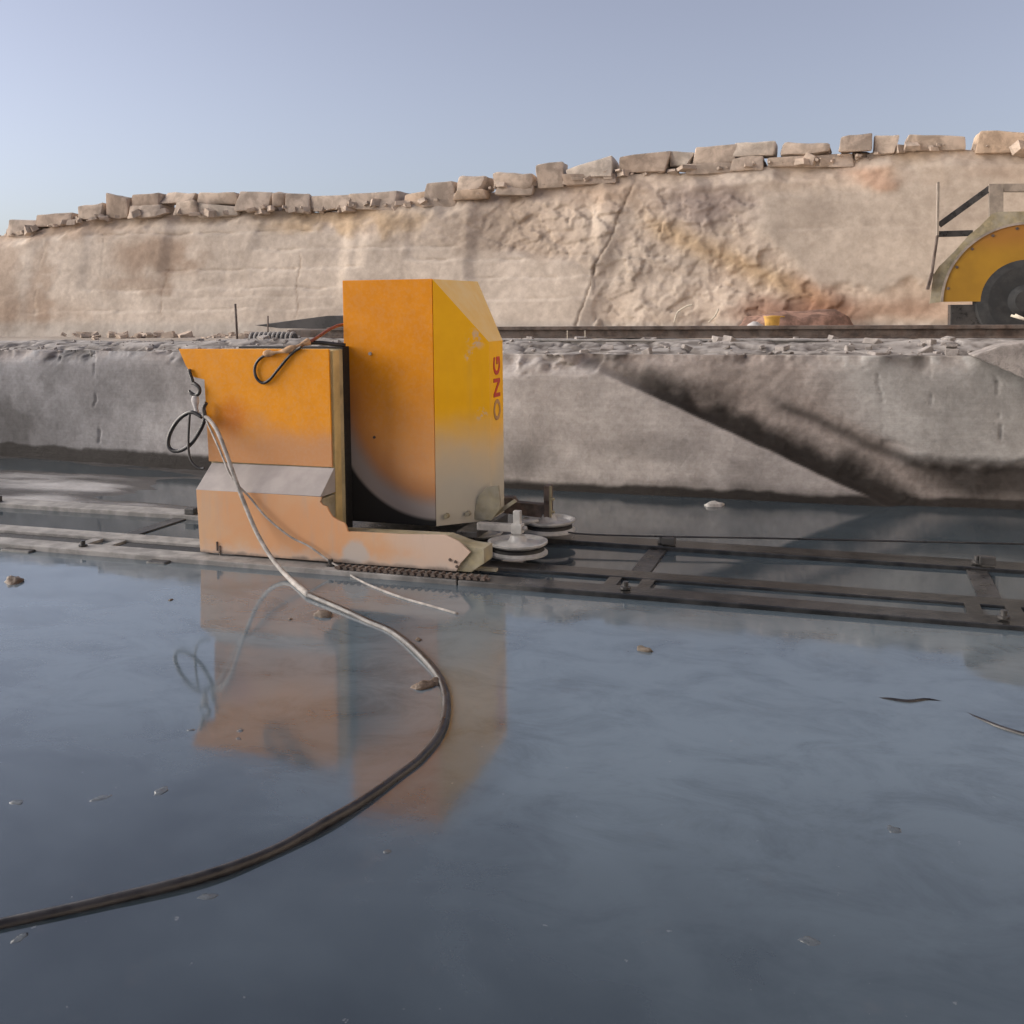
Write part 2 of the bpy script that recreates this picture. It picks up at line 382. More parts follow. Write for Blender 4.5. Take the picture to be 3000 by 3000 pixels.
# pale silt banks at the foot of the wall, left of the machine
mx, my = np.meshgrid(np.arange(-12, -3.2, .035), np.arange(6.98, 9.5, .03))
e = np.minimum(ss(-3.3, -4.6, mx), ss(9.5, 9.3, my))
hh = (fbm(mx*.55, my*2.1, 5, 21)-.5)*.16+.012*np.sin(my*6+mx*.4)+.012
mz = np.where(hh > 0, hh*.35, hh)-.06*(1-e)
dry = ss(.004, .022, mz)
wob = fbm(mx*1.3, my*3, 4, 33)
tint = (np.array((.10, .098, .10))*(1-dry[..., None])+np.array((.46, .46, .47))*dry[..., None])*(.8+.35*wob)[..., None]
tag(gridmesh('silt_bank', np.stack([mx, my, mz], -1), M['mud'], {'wet': 1-.7*dry}, colors={'tint': tint}), kind='structure')

# ------------------------------------------------------------------ rock bench behind the track
bx = np.arange(-13.0, 4.6, .015)
Yw = 8.70+.50*ss(-4.0, -10.5, bx)
zs = np.concatenate([np.arange(-.2, 1.215, .0125)])
X, Z = np.meshgrid(bx, zs)
YW = np.broadcast_to(Yw, X.shape)
px, py = proj(np.stack([X, YW, Z], -1))
n4 = fbm(X*2.4, Z*2.4, 5, 91)-.5; n1 = fbm(X*1.2, Z*1.2, 5, 1)-.5; n2 = fbm(X*5, Z*5, 5, 2)-.5; n3 = fbm(X*22, Z*22, 3, 3)-.5
pw = px+n2*45; qw = py+n2*30
# first diagonal: the smooth face stops along it and the rock behind lies deeper
def sdist(x, y, a, b):
    ux, uy = b[0]-a[0], b[1]-a[1]; L = math.hypot(ux, uy); return ((x-a[0])*uy-(y-a[1])*ux)/L
s1 = sdist(px+n2*14, py, (1660, 1050), (2590, 1486))
s2 = sdist(pw, qw, (2290, 1185), (2720, 1368))
ch = ss(0, 26, s1)                                             # inside the muddy channel
upper = ss(0, 40, s2)*ss(2300, 2560, px+(py-1120)*-.5)         # smooth face right above the channel
over = ss(1395, 1335, qw)*ss(2560, 2720, pw)                   # its lower edge overhangs
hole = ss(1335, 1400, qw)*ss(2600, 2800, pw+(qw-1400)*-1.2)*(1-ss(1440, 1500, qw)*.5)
face = np.maximum(upper*ss(1380, 1345, qw), over)
rec = ch*(.085+.03*n1+.012*n2)+ss(0, 160, s1)*.05
rec = rec*(1-face)+face*(.10+.03*n1)+hole*(.05+.03*n1)
rec += .012*n1+.006*n2*(1-ch)+ch*(1-face)*(.018*n2+.006*n3)+.0025*n3
edge = ss(1.02, 1.2, Z+.16*(fbm(X*1.6, X*0+3., 4, 8)-.5))
chip = ss(.5, .62, fbm(X*2.6, Z*4.5, 4, 9))
rec += edge*chip*.10+edge*edge*.05*(1+2*n2)
# vertical saw seams
for sx, w_ in ((285, 5), (2585, 6), (2732, 5), (2930, 6)):
    rec += .016*np.exp(-((px-sx-(py-1200)*.06-n2*30)/3.0)**2)*ss(.40, .62, fbm(X*3, Z*7, 3, 77))*ss(1330, 1290, py)*ss(1020, 1060, py)
Yb = YW+rec
Zb = Z+.0*X
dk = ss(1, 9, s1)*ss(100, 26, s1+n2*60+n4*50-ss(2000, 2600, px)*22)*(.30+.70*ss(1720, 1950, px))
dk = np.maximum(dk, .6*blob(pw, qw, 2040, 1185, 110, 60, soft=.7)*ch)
dk = np.maximum(dk, .75*np.exp(-((s2+10+n4*30)/20)**2)*ss(2200, 2330, px)*ss(2860, 2700, px))  # shadow line beneath the upper face, painted dark along its edge
dk = np.maximum(dk, hole*.92)  # shade under the overhang painted into the rock tint
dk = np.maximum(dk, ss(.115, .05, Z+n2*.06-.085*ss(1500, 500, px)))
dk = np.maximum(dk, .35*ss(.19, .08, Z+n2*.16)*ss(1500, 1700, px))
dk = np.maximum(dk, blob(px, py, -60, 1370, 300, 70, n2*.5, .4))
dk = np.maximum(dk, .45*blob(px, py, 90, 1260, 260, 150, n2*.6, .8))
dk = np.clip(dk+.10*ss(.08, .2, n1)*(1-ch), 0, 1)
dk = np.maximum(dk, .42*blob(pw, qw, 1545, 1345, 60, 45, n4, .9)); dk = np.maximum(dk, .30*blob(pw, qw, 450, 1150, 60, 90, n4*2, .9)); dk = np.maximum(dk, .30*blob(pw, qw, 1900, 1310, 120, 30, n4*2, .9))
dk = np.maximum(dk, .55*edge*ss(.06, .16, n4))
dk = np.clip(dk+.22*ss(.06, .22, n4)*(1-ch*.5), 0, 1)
mud = ch*(1-face)*(.5+.6*n1)
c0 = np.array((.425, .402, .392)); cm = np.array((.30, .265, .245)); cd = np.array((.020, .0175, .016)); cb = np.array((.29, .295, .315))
t = c0+(cb-c0)*(ss(1000, 150, px)*.9)[..., None]
t = t+(np.array((.385, .378, .368))-t)*face[..., None]
t = t+(cm-t)*np.clip(mud*1.6, 0, 1)[..., None]
t = t+(np.array((.24, .20, .175))-t)*(edge*.5*ss(.0, .12, n2))[..., None]
t = t*(1+.35*n1+.25*n2)[..., None]
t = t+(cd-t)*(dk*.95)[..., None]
# lip and top of the bench
ds = np.concatenate([np.arange(.02, .5, .03), np.arange(.5, 2.6, .05), np.arange(2.6, 4.0, .2)])
Xt, D = np.meshgrid(bx, ds)
nt = fbm(Xt*1.5, D*3, 5, 11)-.5; nt2 = fbm(Xt*6, D*8, 4, 12)-.5
recT = Yb[-1][None, :]*(1-ss(0, .5, D))+np.broadcast_to(Yw, Xt.shape)*ss(0, .5, D)
Yt = recT+D
ridge = np.abs(fbm(Xt*2.2+D*1.2, D*2.0, 4, 14)-.5)*2
Zt = 1.20+.10*ss(0, 1.2, D)-.40*ss(1.9, 3.2, D)+.055*nt*ss(0, .15, D)+.014*nt2-.035*ss(.15, .0, ridge)*ss(.0, .3, D)*ss(2.4, 1.4, D)
Zt -= .05*ss(-6, -8, Xt)
tt = np.array((.30, .285, .275))*(1+.6*nt+.6*nt2)[..., None]
tt = tt+(np.array((.10, .085, .075))-tt)*(np.maximum(ss(.03, .16, -nt2)*.6, ss(.12, .02, ridge)*ss(2.2, 1.2, D)*.7))[..., None]
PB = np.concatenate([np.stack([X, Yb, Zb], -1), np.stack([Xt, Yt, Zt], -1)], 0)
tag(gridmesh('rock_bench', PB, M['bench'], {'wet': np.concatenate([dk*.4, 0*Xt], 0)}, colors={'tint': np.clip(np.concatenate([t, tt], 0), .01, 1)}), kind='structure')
hx, hy = np.meshgrid(np.concatenate([[-300, -120, -60], np.arange(-40, 24, .5), [60, 300]]), np.arange(11.0, 27.5, .5))
nn = fbm(hx*.7, hy*.7, 5, 15)-.5
tint = np.array((.40, .36, .32))*(1+.5*nn)[..., None]
tag(gridmesh('bench_ground', np.stack([hx, hy, 0.84+.08*nn], -1), M['mud'], {'wet': 0*hx}, colors={'tint': tint}), kind='structure')

# ------------------------------------------------------------------ quarry cliff
RP = np.array([(-400, 720), (0, 690), (100, 678), (200, 655), (300, 640), (400, 632), (500, 624), (600, 625), (700, 616), (800, 614), (900, 618), (1000, 615), (1100, 606), (1200, 600), (1300, 590), (1400, 560), (1500, 548), (1600, 540), (1700, 526), (1800, 511), (1900, 504), (2000, 503), (2100, 500), (2200, 492), (2300, 483), (2400, 476), (2500, 464), (2600, 448), (2700, 436), (2800, 430), (2900, 440), (3000, 440), (3400, 430)])
CY = 26.0
rw = [onY(a, b, CY+.3) for a, b in RP]; rX = np.array([p.x for p in rw]); rZ = np.array([p.z for p in rw])
cx = np.concatenate([np.arange(-60, -34, .4), np.arange(-34, 10, .042), np.arange(10, 40, .4)])
top = np.interp(cx, rX, rZ)+.10*(fbm(cx*1.5, 0*cx, 4, 40)-.5)
v = np.linspace(0, 1, 118)
X = np.broadcast_to(cx, (len(v), len(cx))); V = np.broadcast_to(v[:, None], X.shape)
Z = .5+V*(top[None, :]-.5)
px, py = proj(np.stack([X, 0*X+CY, Z], -1))
n1 = fbm(X*.35, Z*.5, 5, 41)-.5; n2 = fbm(X*1.4, Z*1.8, 5, 42)-.5; n3 = fbm(X*5, Z*6, 4, 43)-.5
pn, qn = px+n2*120, py+n2*60
yb = np.interp(px, [-400, 0, 120, 300, 500, 700, 850, 1000, 1150, 1350, 1500, 1640, 1740, 1760], [700, 700, 690, 672, 655, 640, 655, 680, 700, 712, 740, 752, 780, 1200])
cut = ss(-10, 16, py+n2*26-yb)                                  # saw-cut lower faces
pol = ss(-1, 1, np.minimum.reduce([(pn-2190)/40, (2760-pn)/60, (qn-560)/30, (838-qn)/14, sdist(pn, qn, (2180, 640), (2400, 850))/18]))
pol = np.maximum(pol, ss(-1, 1, np.minimum.reduce([(pn-2600)/50, (qn-470)/30, (838-qn)/14])))
smooth_ = np.maximum(cut, pol)
rough = 1-smooth_
dep = .28*n1*rough+.11*rough*n2+.045*rough*n3
wd, wid = worley(X*1.9+n2*1.5+Z*.6, Z*2.6-X*.5, 44)             # broken lumps on the rubbly part
rub = rough*ss(1250, 1500, px)*ss(2650, 2350, px)*ss(520, 600, py)
dep += rub*((wid-.5)*.10+.02*(wd-.4))
wd2, wid2 = worley(X*5+n2*2+Z*2, Z*6-X*1.5, 45); dep += rub*((wid2-.5)*.05)
dep += smooth_*(.05*n1+.025*n2+.02*n3)
# saw benches: shallow ledges where each cut row ends
for yl, xa, xb, dd in ((845, 250, 1010, .05), (790, 480, 1060, .07), (735, 740, 1350, .06), (905, 100, 1010, .03), (870, 480, 1000, .02), (826, 1380, 1745, .05), (890, 1380, 1740, .045), (772, 1200, 1750, .06), (680, 250, 900, .08), (700, 2280, 2700, .02)):
    yy = yl-(px-800)*.018+n2*12+n1*8
    msk = ss(xa-20, xa+20, px)*ss(xb+20, xb-20, px)
    dep += msk*dd*ss(3, -3, py-yy)+msk*dd*.9*np.exp(-((py-yy)/3.5)**2)*ss(.38, .6, fbm(X*1.3, Z*0+yl, 4, 60))
for xs, ya, yb2 in ((495, 785, 925), (120, 700, 940), (300, 700, 820), (880, 740, 930), (1300, 760, 900)):
    dep += .012*np.exp(-((px-xs-n2*30-n1*20)/2.6)**2)*ss(.3, .55, fbm(X*2, Z*2.5, 3, 71))*ss(ya-6, ya+6, py)*ss(yb2+6, yb2-6, py)
ck = np.interp(py, [530, 600, 700, 780, 860, 950], [1852, 1818, 1785, 1748, 1728, 1702])+n2*14+n3*8
dep += .04*np.exp(-((px-ck)/3)**2)*ss(500, 560, py)
dep += .35*ss(0, 60, px-ck)*ss(1900, 1780, px)*ss(560, 640, py)*.4
dep += .9*(Z-1)/4.5*.9+rub*.25*(Z-1)/4.5                          # batter
Y = CY-.5+dep
bt = ss(top[None, :]-.45, top[None, :]-.05, Z+n2*.3); Y += bt*.25
# colour of the rock
pale = np.array((.56, .49, .42)); tan = np.array((.51, .42, .34)); brn = np.array((.33, .235, .17)); org = np.array((.49, .365, .235)); red = np.array((.26, .12, .075)); mau = np.array((.33, .275, .25))
def lay(t, c, m): return t+(c-t)*np.clip(m, 0, 1)[..., None]
t = np.ones(X.shape+(3,))*pale
t = lay(t, tan, rough*(.62+1.2*n1+.8*n2))
t = lay(t, brn, .7*blob(pn, qn, 450, 745, 120, 60, n2*.5)); t = lay(t, brn, .5*blob(pn, qn, 10, 820, 60, 190, n2, .7)); t = lay(t, brn, .5*blob(pn, qn, 150, 840, 30, 150, n2, .7))
t = lay(t, brn, .45*blob(pn, qn, 400, 830, 90, 22, n2)); t = lay(t, brn, .5*blob(pn, qn, 170, 660, 150, 30, n2, .6)); t = lay(t, brn, .45*blob(pn, qn, 120, 915, 120, 40, n2, .8))
t = lay(t, org, .75*blob(pn, qn, 1000, 640, 220, 34, n2, .6)); t = lay(t, tan*.9, .8*blob(pn, qn, 1500, 680, 190, 60, n2, .7))
t = lay(t, brn, .55*blob(pn, qn, 1800, 570, 160, 60, n2, .6)); t = lay(t, mau, .85*blob(pn, qn, 2060, 600, 120, 65, n2, .6)); t = lay(t, mau, .6*blob(pn, qn, 1500, 560, 170, 30, n2, .6))
so_ = sdist(pn, qn, (1880, 640), (2420, 880)); t = lay(t, org, .85*np.exp(-((so_+5)/34)**2)*ss(1840, 1950, px)*ss(2500, 2400, px))
t = lay(t, red, .65*blob(pn, qn, 2310, 915, 150, 45, n2*.7, .6)); t = lay(t, red, .5*blob(pn, qn, 2390, 860, 60, 60, n2, .8)); t = lay(t, np.array((.36, .22, .15)), .6*blob(pn, qn, 2600, 905, 190, 34, n2, .8))
t = lay(t, np.array((.38, .21, .13)), .6*blob(pn, qn, 2590, 510, 110, 32, n2, .6)); t = lay(t, org, .4*blob(pn, qn, 2680, 480, 80, 36, n2, .6))
t = lay(t, pale*.76, pol*.8); t = lay(t, brn, .3*blob(pn, qn, 2920, 500, 90, 30, n2, .8))
t = lay(t, np.array((.40, .385, .36)), ss(930, 960, py)*.5); t = lay(t, brn*.55, .7*np.exp(-((px-ck)/3.2)**2)*ss(500, 560, py))
for xs, ya, yb2 in ((495, 785, 925), (880, 740, 930)): t = lay(t, brn*.8, .5*np.exp(-((px-xs-n2*30-n1*20)/2.2)**2)*ss(ya-6, ya+6, py)*ss(yb2+6, yb2-6, py))
t = t*(1+.16*n1+.15*n2+.18*n3*rough)[..., None]
P1 = np.stack([X, Y, Z], -1)
# plateau behind the crest
db = np.array([.15, .4, .8, 1.5, 3, 6, 12, 30, 80, 250]); xx = np.broadcast_to(cx, (len(db), len(cx)))
yy = Y[-1][None, :]+db[:, None]; zz = top[None, :]+.12*(fbm(xx*.8, yy*.8, 4, 46)-.5)*ss(0, .5, db)[:, None]-.03*np.minimum(db, 30)[:, None]
tp = np.ones(xx.shape+(3,))*tan*.95
tag(gridmesh('quarry_cliff', np.concatenate([P1, np.stack([xx, yy, zz], -1)], 0), M['cliff'], colors={'tint': np.clip(np.concatenate([t, tp], 0), .01, 1)}), kind='structure')

# added pale rock face, unseen at right, to bounce light onto the saw
sy, sz = np.meshgrid(np.arange(-16, 26.5, .25), np.linspace(-.3, 7.5, 40))
m1 = fbm(sy*.5, sz*.6, 5, 51)-.5; m2 = fbm(sy*2, sz*2, 4, 52)-.5
sx_ = 5.3+.5*m1+.12*m2+.12*np.floor(np.maximum(sz, 0)/1.6)+.08*sz
tag(gridmesh('quarry_side_face', np.stack([sx_, sy, sz], -1), M['cliff'], colors={'tint': np.clip(pale*(1+.3*m1+.2*m2)[..., None], .01, 1)}), kind='structure')

# ------------------------------------------------------------------ stone blocks along the crest
ORD = ['leftmost', 'second', 'third', 'fourth', 'fifth', 'sixth', 'seventh', 'eighth', 'ninth', 'tenth', 'eleventh', 'twelfth', 'thirteenth', 'fourteenth', 'fifteenth', 'sixteenth', 'seventeenth', 'eighteenth', 'nineteenth', 'twentieth', 'twenty-first', 'twenty-second', 'twenty-third', 'twenty-fourth', 'twenty-fifth', 'twenty-sixth', 'twenty-seventh', 'twenty-eighth', 'twenty-ninth', 'thirtieth']
def block(name, corners, dep, mat, seed, bev=.05, n=.035, back=0.):
    """corners: four (X,Z) points, front face, counter-clockwise; dep: Y range"""
    r = random.Random(seed); bm = bmesh.new()
    cxm = sum(c[0] for c in corners)/4; czm = sum(c[1] for c in corners)/4
    vs = [bm.verts.new((x, dep[0]+r.uniform(-.08, .10), z)) for x, z in corners]
    vb = [bm.verts.new((cxm+(x-cxm)*r.uniform(.82, 1.02)+back, dep[1]+r.uniform(-.1, .1), czm+(z-czm)*r.uniform(.85, 1.0))) for x, z in corners]
    bm.faces.new(vs); bm.faces.new(vb[::-1])
    for i in range(4): bm.faces.new((vs[i], vb[i], vb[(i+1) % 4], vs[(i+1) % 4]))
    for v_ in vs+vb: v_.co += Vector((r.gauss(0, .05), r.gauss(0, .06), r.gauss(0, .035)))
    bmesh.ops.recalc_face_normals(bm, faces=bm.faces)
    bmesh.ops.bevel(bm, geom=bm.edges[:], offset=bev, segments=2, affect='EDGES', profile=.55)
    bmesh.ops.subdivide_edges(bm, edges=[e for e in bm.edges if e.calc_length() > .22], cuts=3, use_grid_fill=True)
    from mathutils import noise
    for v_ in bm.verts:
        p = v_.co*2.3+Vector((seed*3.1, 0, 0)); v_.co += noise.noise_vector(p)*n+noise.noise_vector(p*3.5)*n*.4
    c = Vector((cxm, (dep[0]+dep[1])/2, min(z for _, z in corners)))
    bmesh.ops.translate(bm, verts=bm.verts, vec=-c)
    me = bpy.data.meshes.new(name); bm.to_mesh(me); bm.free(); me.materials.append(mat)
    me.polygons.foreach_set('use_smooth', [True]*len(me.polygons)); me.set_sharp_from_angle(angle=math.radians(38))
    return link(name, me, None, c)
T, Pp, B, O = 'rock_tan', 'rock_pale', 'rock_brown', 'rock_orange'
# (x0, x1, top-left y, top-right y, bottom y, skew, material, look)
UP = [(20, 100, 641, 636, 690, 10, T, 'low tan stone block sunk in the slope'), (98, 207, 626, 624, 660, 0, B, 'long low brown stone block'),
 (222, 300, 602, 594, 640, 6, T, 'squarish tan stone block'), (305, 373, 562, 572, 640, 8, B, 'upright stone block with a peaked top'),
 (378, 466, 572, 563, 602, 4, B, 'flat brown stone block'), (468, 562, 556, 558, 594, 10, T, 'tan block bridging a gap of sky'),
 (575, 691, 562, 563, 597, 0, T, 'long flat-topped tan stone block'), (697, 787, 562, 562, 616, 2, T, 'square-cut tan stone block'),
 (795, 836, 557, 562, 600, 4, B, 'narrow upright brown stone block'), (838, 900, 564, 570, 620, 8, T, 'tapering stone block with a chipped foot'),
 (905, 1020, 567, 570, 612, 2, T, 'long tan stone block'), (1023, 1163, 568, 560, 612, 6, T, 'long stone slab split by a slanting face'),
 (1176, 1240, 566, 556, 604, 2, O, 'small orange-tan stone block'), (1240, 1330, 542, 522, 600, 22, T, 'big tilted stone block with a sharp corner'),
 (1337, 1422, 524, 517, 560, 6, T, 'rounded stone block propped on smaller rubble'), (1440, 1562, 500, 506, 552, 14, T, 'large rounded boulder-like block'),
 (1572, 1652, 484, 470, 544, 0, T, 'tall square block with a spiked right corner'), (1655, 1802, 498, 455, 512, 10, Pp, 'large pale block with a sloping top'),
 (1812, 1958, 454, 446, 508, 2, B, 'long brown stone block'), (1960, 2023, 442, 441, 484, 4, Pp, 'small pale stone block'),
 (2028, 2155, 434, 427, 474, 6, T, 'long stone block tipped up at its right end'), (2155, 2274, 416, 416, 456, 4, Pp, 'smooth grey-tan block laid on another'),
 (2282, 2445, 413, 418, 455, 24, T, 'long rounded slab with a tapering right end'), (2458, 2549, 400, 395, 440, 4, T, 'squat tan stone block'),
 (2559, 2629, 393, 388, 452, 4, T, 'upright squarish stone block'), (2650, 2836, 388, 386, 436, 12, T, 'very long flat stone slab'),
 (2859, 3060, 384, 376, 446, 24, O, 'orange-tan slab cut off by the picture edge')]
LOW = [(376, 466, 600, 598, 634, T, 'brown block wedged under the flat block near the left'), (512, 578, 592, 590, 628, T, 'block supporting the right end of the bridging stone'),
 (575, 690, 597, 596, 630, Pp, 'pale block beneath the long flat-topped stone'), (1450, 1556, 540, 538, 566, T, 'slab under the large rounded boulder-like block'),
 (1650, 1806, 510, 506, 540, B, 'brown base slab under the pale sloping-topped block'), (2010, 2145, 476, 474, 508, T, 'rounded stone under the tipped-up block'),
 (2145, 2238, 458, 457, 496, T, 'small block under the smooth grey-tan stone'), (2250, 2505, 458, 446, 484, T, 'long low slab carrying the tapering stone'),
 (1330, 1424, 556, 553, 580, O, 'orange rubble slab under the propped rounded stone')]
def q4(x0, x1, yl, yr, yb_, sk, Yf):
    P = [onY(x0-sk*.2, yb_+3, Yf), onY(x1-sk*.3, yb_+1, Yf), onY(x1, yr+sk*.35, Yf), onY(x0+sk*.4, yl, Yf)]
    return [(p.x, p.z) for p in P]
CL = {T: 'tan', Pp: 'pale', B: 'brown', O: 'orange'}
for i, (x0, x1, yl, yr, yb_, sk, m, lk) in enumerate(UP):
    c = q4(x0, x1, yl, yr, yb_, sk, 26.35)
    wd_ = max(.6, min(1.5, (c[1][0]-c[0][0])*.8))
    o = block('stone_block', c, (26.35, 26.35+wd_), M[m], 100+i, .045+.05*(('round' in lk)), .03+.02*('round' in lk))
    tag(o, f"{lk}, {ORD[i]} from left in crest's upper row", 'stone block', 'stone blocks lined up on the cliff crest')
for i, (x0, x1, yl, yr, yb_, m, lk) in enumerate(LOW):
    o = block('stone_block', q4(x0, x1, yl, yr, yb_, 4, 26.30), (26.30, 27.2), M[m], 200+i, .05, .04)
    tag(o, f'{lk} on the cliff crest', 'stone block', 'stone blocks lined up on the cliff crest')

# ------------------------------------------------------------------ the track
tr = thing('rail_track', (-1.5, 6.2, 0), 'low steel ladder track half drowned in grey slurry under the orange saw', 'track')
def beam(y0, y1, z1, name, mat):
    b = MB(); segs = [(-14, -8.2), (-8.19, -2.2), (-2.19, 4.2), (4.21, 4.9)]
    for a, c in segs: b.box(a, c, y0, y1, z1-.13, z1, .006)
    for v_ in b.bm.verts: v_.co.z -= .0025*(max(v_.co.x, -5)+3.2)
    return b.build(name, M[mat], tr)
beam(5.56, 5.73, .034, 'front_beam', 'track'); beam(5.95, 6.11, .024, 'inner_beam', 'track'); beam(6.74, 6.95, .034, 'rear_beam', 'track')
for xt in (-8.9, -6.95, -5.0, -3.1, -1.22, .74, 2.7):
    for dx in (-.14, .06): MB().box(xt+dx, xt+dx+.08, 5.735, 5.945, -.06, .018, .004).build('cross_tie', M['track'], tr)
    MB().box(xt-.05, xt+.07, 6.12, 6.73, -.08, .010, .004).build('cross_tie', M['dark_steel'], tr)
    for yb_ in (5.65, 6.83):
        MB().lathe([(.030, .034), (.030, .046), (.016, .048), (.016, .075), (.0, .078)][:4], (xt+.02, yb_, 0), 10).build('bolt', M['dark_steel'], tr)
    MB().box(xt+.03, xt+.12, 6.76, 6.82, .034, .085, .008).build('clamp', M['dark_steel'], tr)
for x0, x1 in ((-13.9, -9.1), (-8.72, -7.12), (-6.78, -5.17), (-4.83, -4.1)):
    MB().box(x0, x1, 5.735, 5.945, -.05, .006, .003).build('oily_pan', M['groove'], tr)  # black strips darkening the slots between the front and inner beams
rk = MB().box(-3.02, -2.0, 5.585, 5.60, .036, .05, .002).build('rack', M['rust'], tr)
for k in range(22):
    x = -3.0+k*.045
    MB().hull([(x, 5.57, .036), (x+.03, 5.57, .036), (x+.022, 5.57, .056), (x+.008, 5.57, .056), (x, 5.64, .036), (x+.03, 5.64, .036), (x+.022, 5.64, .056), (x+.008, 5.64, .056)],
              [(0, 1, 2, 3), (4, 7, 6, 5), (0, 3, 7, 4), (1, 5, 6, 2), (3, 2, 6, 7), (0, 4, 5, 1)]).build('rack_tooth', M['rust'], rk)
for x0, x1 in ((-5.55, -5.3), (-4.35, -4.2)):
    MB().box(x0, x1, 5.50, 5.575, -.05, .012, .012).build('rail_foot', M['dark_steel'], tr)

# ------------------------------------------------------------------ the wire saw
ms = thing('wire_saw', (-3.2, 6.2, .04), 'orange and yellow stone-cutting wire saw with tall chamfered hood standing on the track', 'wire saw')
# hood
XL, X0, X1, XE = -3.238, -2.585, -2.302, -2.302
YF, CH, WD = 6.19, .283, .85
ZB, ZT, ZC = .20, 1.83, 1.41
yA, yB, yC, yD = YF, YF+CH, YF+WD-CH, YF+WD
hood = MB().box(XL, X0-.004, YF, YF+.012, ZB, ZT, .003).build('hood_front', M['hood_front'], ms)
tk = MB()
e_ = [(X0, yA), (X1, yB), (X1, yC), (X0, yD)]
pts = [(x, y, ZB) for x, y in e_]+[(X0, yA, ZT-.002), (X1, yB, ZC), (X1, yC, ZC), (X0, yD, ZT-.002)]
tk.hull(pts, [(0, 1, 5, 4), (2, 3, 7, 6), (1, 2, 6, 5), (0, 3, 2, 1), (0, 4, 7, 3), (4, 5, 6, 7)])
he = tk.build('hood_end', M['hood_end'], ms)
he.data.materials.append(M['hood_top'])
for p in he.data.polygons:
    if p.normal.z > .4: p.material_index = 1
MB().box(XL, X0-.004, YF+.014, yD, ZB+.02, ZT-.004, .004).build('hood_body', M['hood_end'], ms)
MB().lathe([(.010, -.012), (.012, 0), (.012, .004)], onY(1085, 1036, YF), 10, 'Y').build('rivet', M['steel'], hood)
MB().lathe([(.008, -.010), (.010, 0), (.010, .004)], onY(1097, 1281, YF), 10, 'Y').build('rivet', M['rust'], hood)
for bx_ in (-2.53, -2.42):
    c = Vector((bx_, YF+(bx_-X0), .265))
    MB().lathe([(.016, -.03), (.018, 0), (.018, .006)], c+Vector((.004, -.008, 0)), 10, 'Y').build('bolt', M['khaki'], he)
# lettering on the end plate, running upwards
def text(s, size, loc, mat, parent, ang=None):
    cu = bpy.data.curves.new('t', 'FONT'); cu.body = s; cu.size = size; cu.extrude = .0012; cu.offset = .004*size/.15
    tmp = bpy.data.objects.new('t', cu); COL.objects.link(tmp); bpy.context.view_layer.update()
    me = bpy.data.meshes.new_from_object(tmp.evaluated_get(bpy.context.evaluated_depsgraph_get())); bpy.data.objects.remove(tmp)
    # local x -> +Z, local y -> -Y, local z -> +X
    me.transform(Matrix(((0, 0, 1, loc[0]), (0, -1, 0, loc[1]), (1, 0, 0, loc[2]), (0, 0, 0, 1))))
    me.transform(Matrix.Translation(-wloc(parent))); me.materials.append(mat)
    return link('lettering', me, parent)
zG = onY(1447, 1100, 6.62).z; zN = onY(1447, 1166, 6.62).z; zO = onY(1447, 1232, 6.62).z
for ch_, z_, mt in (('G', zG, 'letter'), ('N', zN, 'letter'), ('O', zO, 'letter_faded')):
    text(ch_, .185, (X1+.0022, 6.685, z_), M[mt], he)
# cabinet (upper box) and base
def XZ(Y, *q): return [(onY(a, b, Y).x, onY(a, b, Y).z) for a, b in q]
cabp = [(-4.321, 1.382), (-4.268, 1.272), (-4.232, 1.215), (-4.205, 1.19), (-4.120, 1.178), (-4.108, .622), (-3.176, .618), (-3.182, 1.384)]
cab = MB().prism(cabp, 5.875, 5.889, .003).build('cabinet_front', M['cab'], ms)
MB().box(-4.10, -3.20, 5.892, 6.10, .16, 1.376, .006).build('cabinet_body', M['olive'], ms)
MB().box(-4.0, -3.196, 6.102, 6.186, .16, 1.39, .004).build('rubber_seal', M['groove'], ms)  # black strip standing in for shade in the gap between cabinet and hood
MB().box(-3.199, -3.165, 5.90, 5.985, .17, 1.372, .004).build('side_flange', M['tan_side'], ms)
MB().prismx([(5.690, .462), (5.876, .612), (5.888, .612), (5.888, .455), (5.700, .455)], -4.085, -3.163, .002).build('sloping_ledge', M['band'], ms)
low = [(-4.066, .046), (-4.083, .462), (-3.156, .458), (-3.170, .425), (-3.150, .405), (-3.118, .398), (-3.106, .365), (-3.085, .335), (-3.035, .312), (-3.0, .302), (-2.985, .28), (-2.978, .246), (-2.62, .252), (-2.318, .266), (-2.232, .232), (-2.157, .172), (-2.19, .135), (-2.225, .10), (-2.25, .046)]
lp = MB().prism(low, 5.690, 5.704, .002).build('base_front', M['base'], ms)
MB().prismx([(5.706, .05), (5.706, .445), (5.876, .445), (5.876, .05)], -4.06, -3.158, .004).build('base_box', M['khaki'], ms)
MB().prism([(-3.157, .044), (-3.157, .235), (-2.33, .245), (-2.20, .20), (-2.075, .195), (-2.075, .105), (-2.16, .044)], 5.706, 5.86, .004).build('base_beam', M['khaki'], ms)
MB().box(-4.02, -2.34, 5.90, 6.95, .042, .15, .006).build('deck', M['dark_steel'], ms)
MB().box(-2.34, -2.16, 5.87, 6.05, .044, .14, .006).build('deck_end', M['dark_steel'], ms)
for a, b in ((636, 1600), (644, 1612)):
    p = onY(a, b, 5.687); MB().box(p.x-.004, p.x+.004, 5.682, 5.690, p.z-.03, p.z+.03).build('rust_pin', M['rust'], lp)
for a, b in ((1318, 1640), (1334, 1646), (1338, 1660)):
    p = onY(a, b, 5.687); MB().lathe([(.008, -.004), (.010, .0), (.010, .004)], (p.x, 5.686, p.z), 8, 'Y').build('bolt', M['rust'], lp)
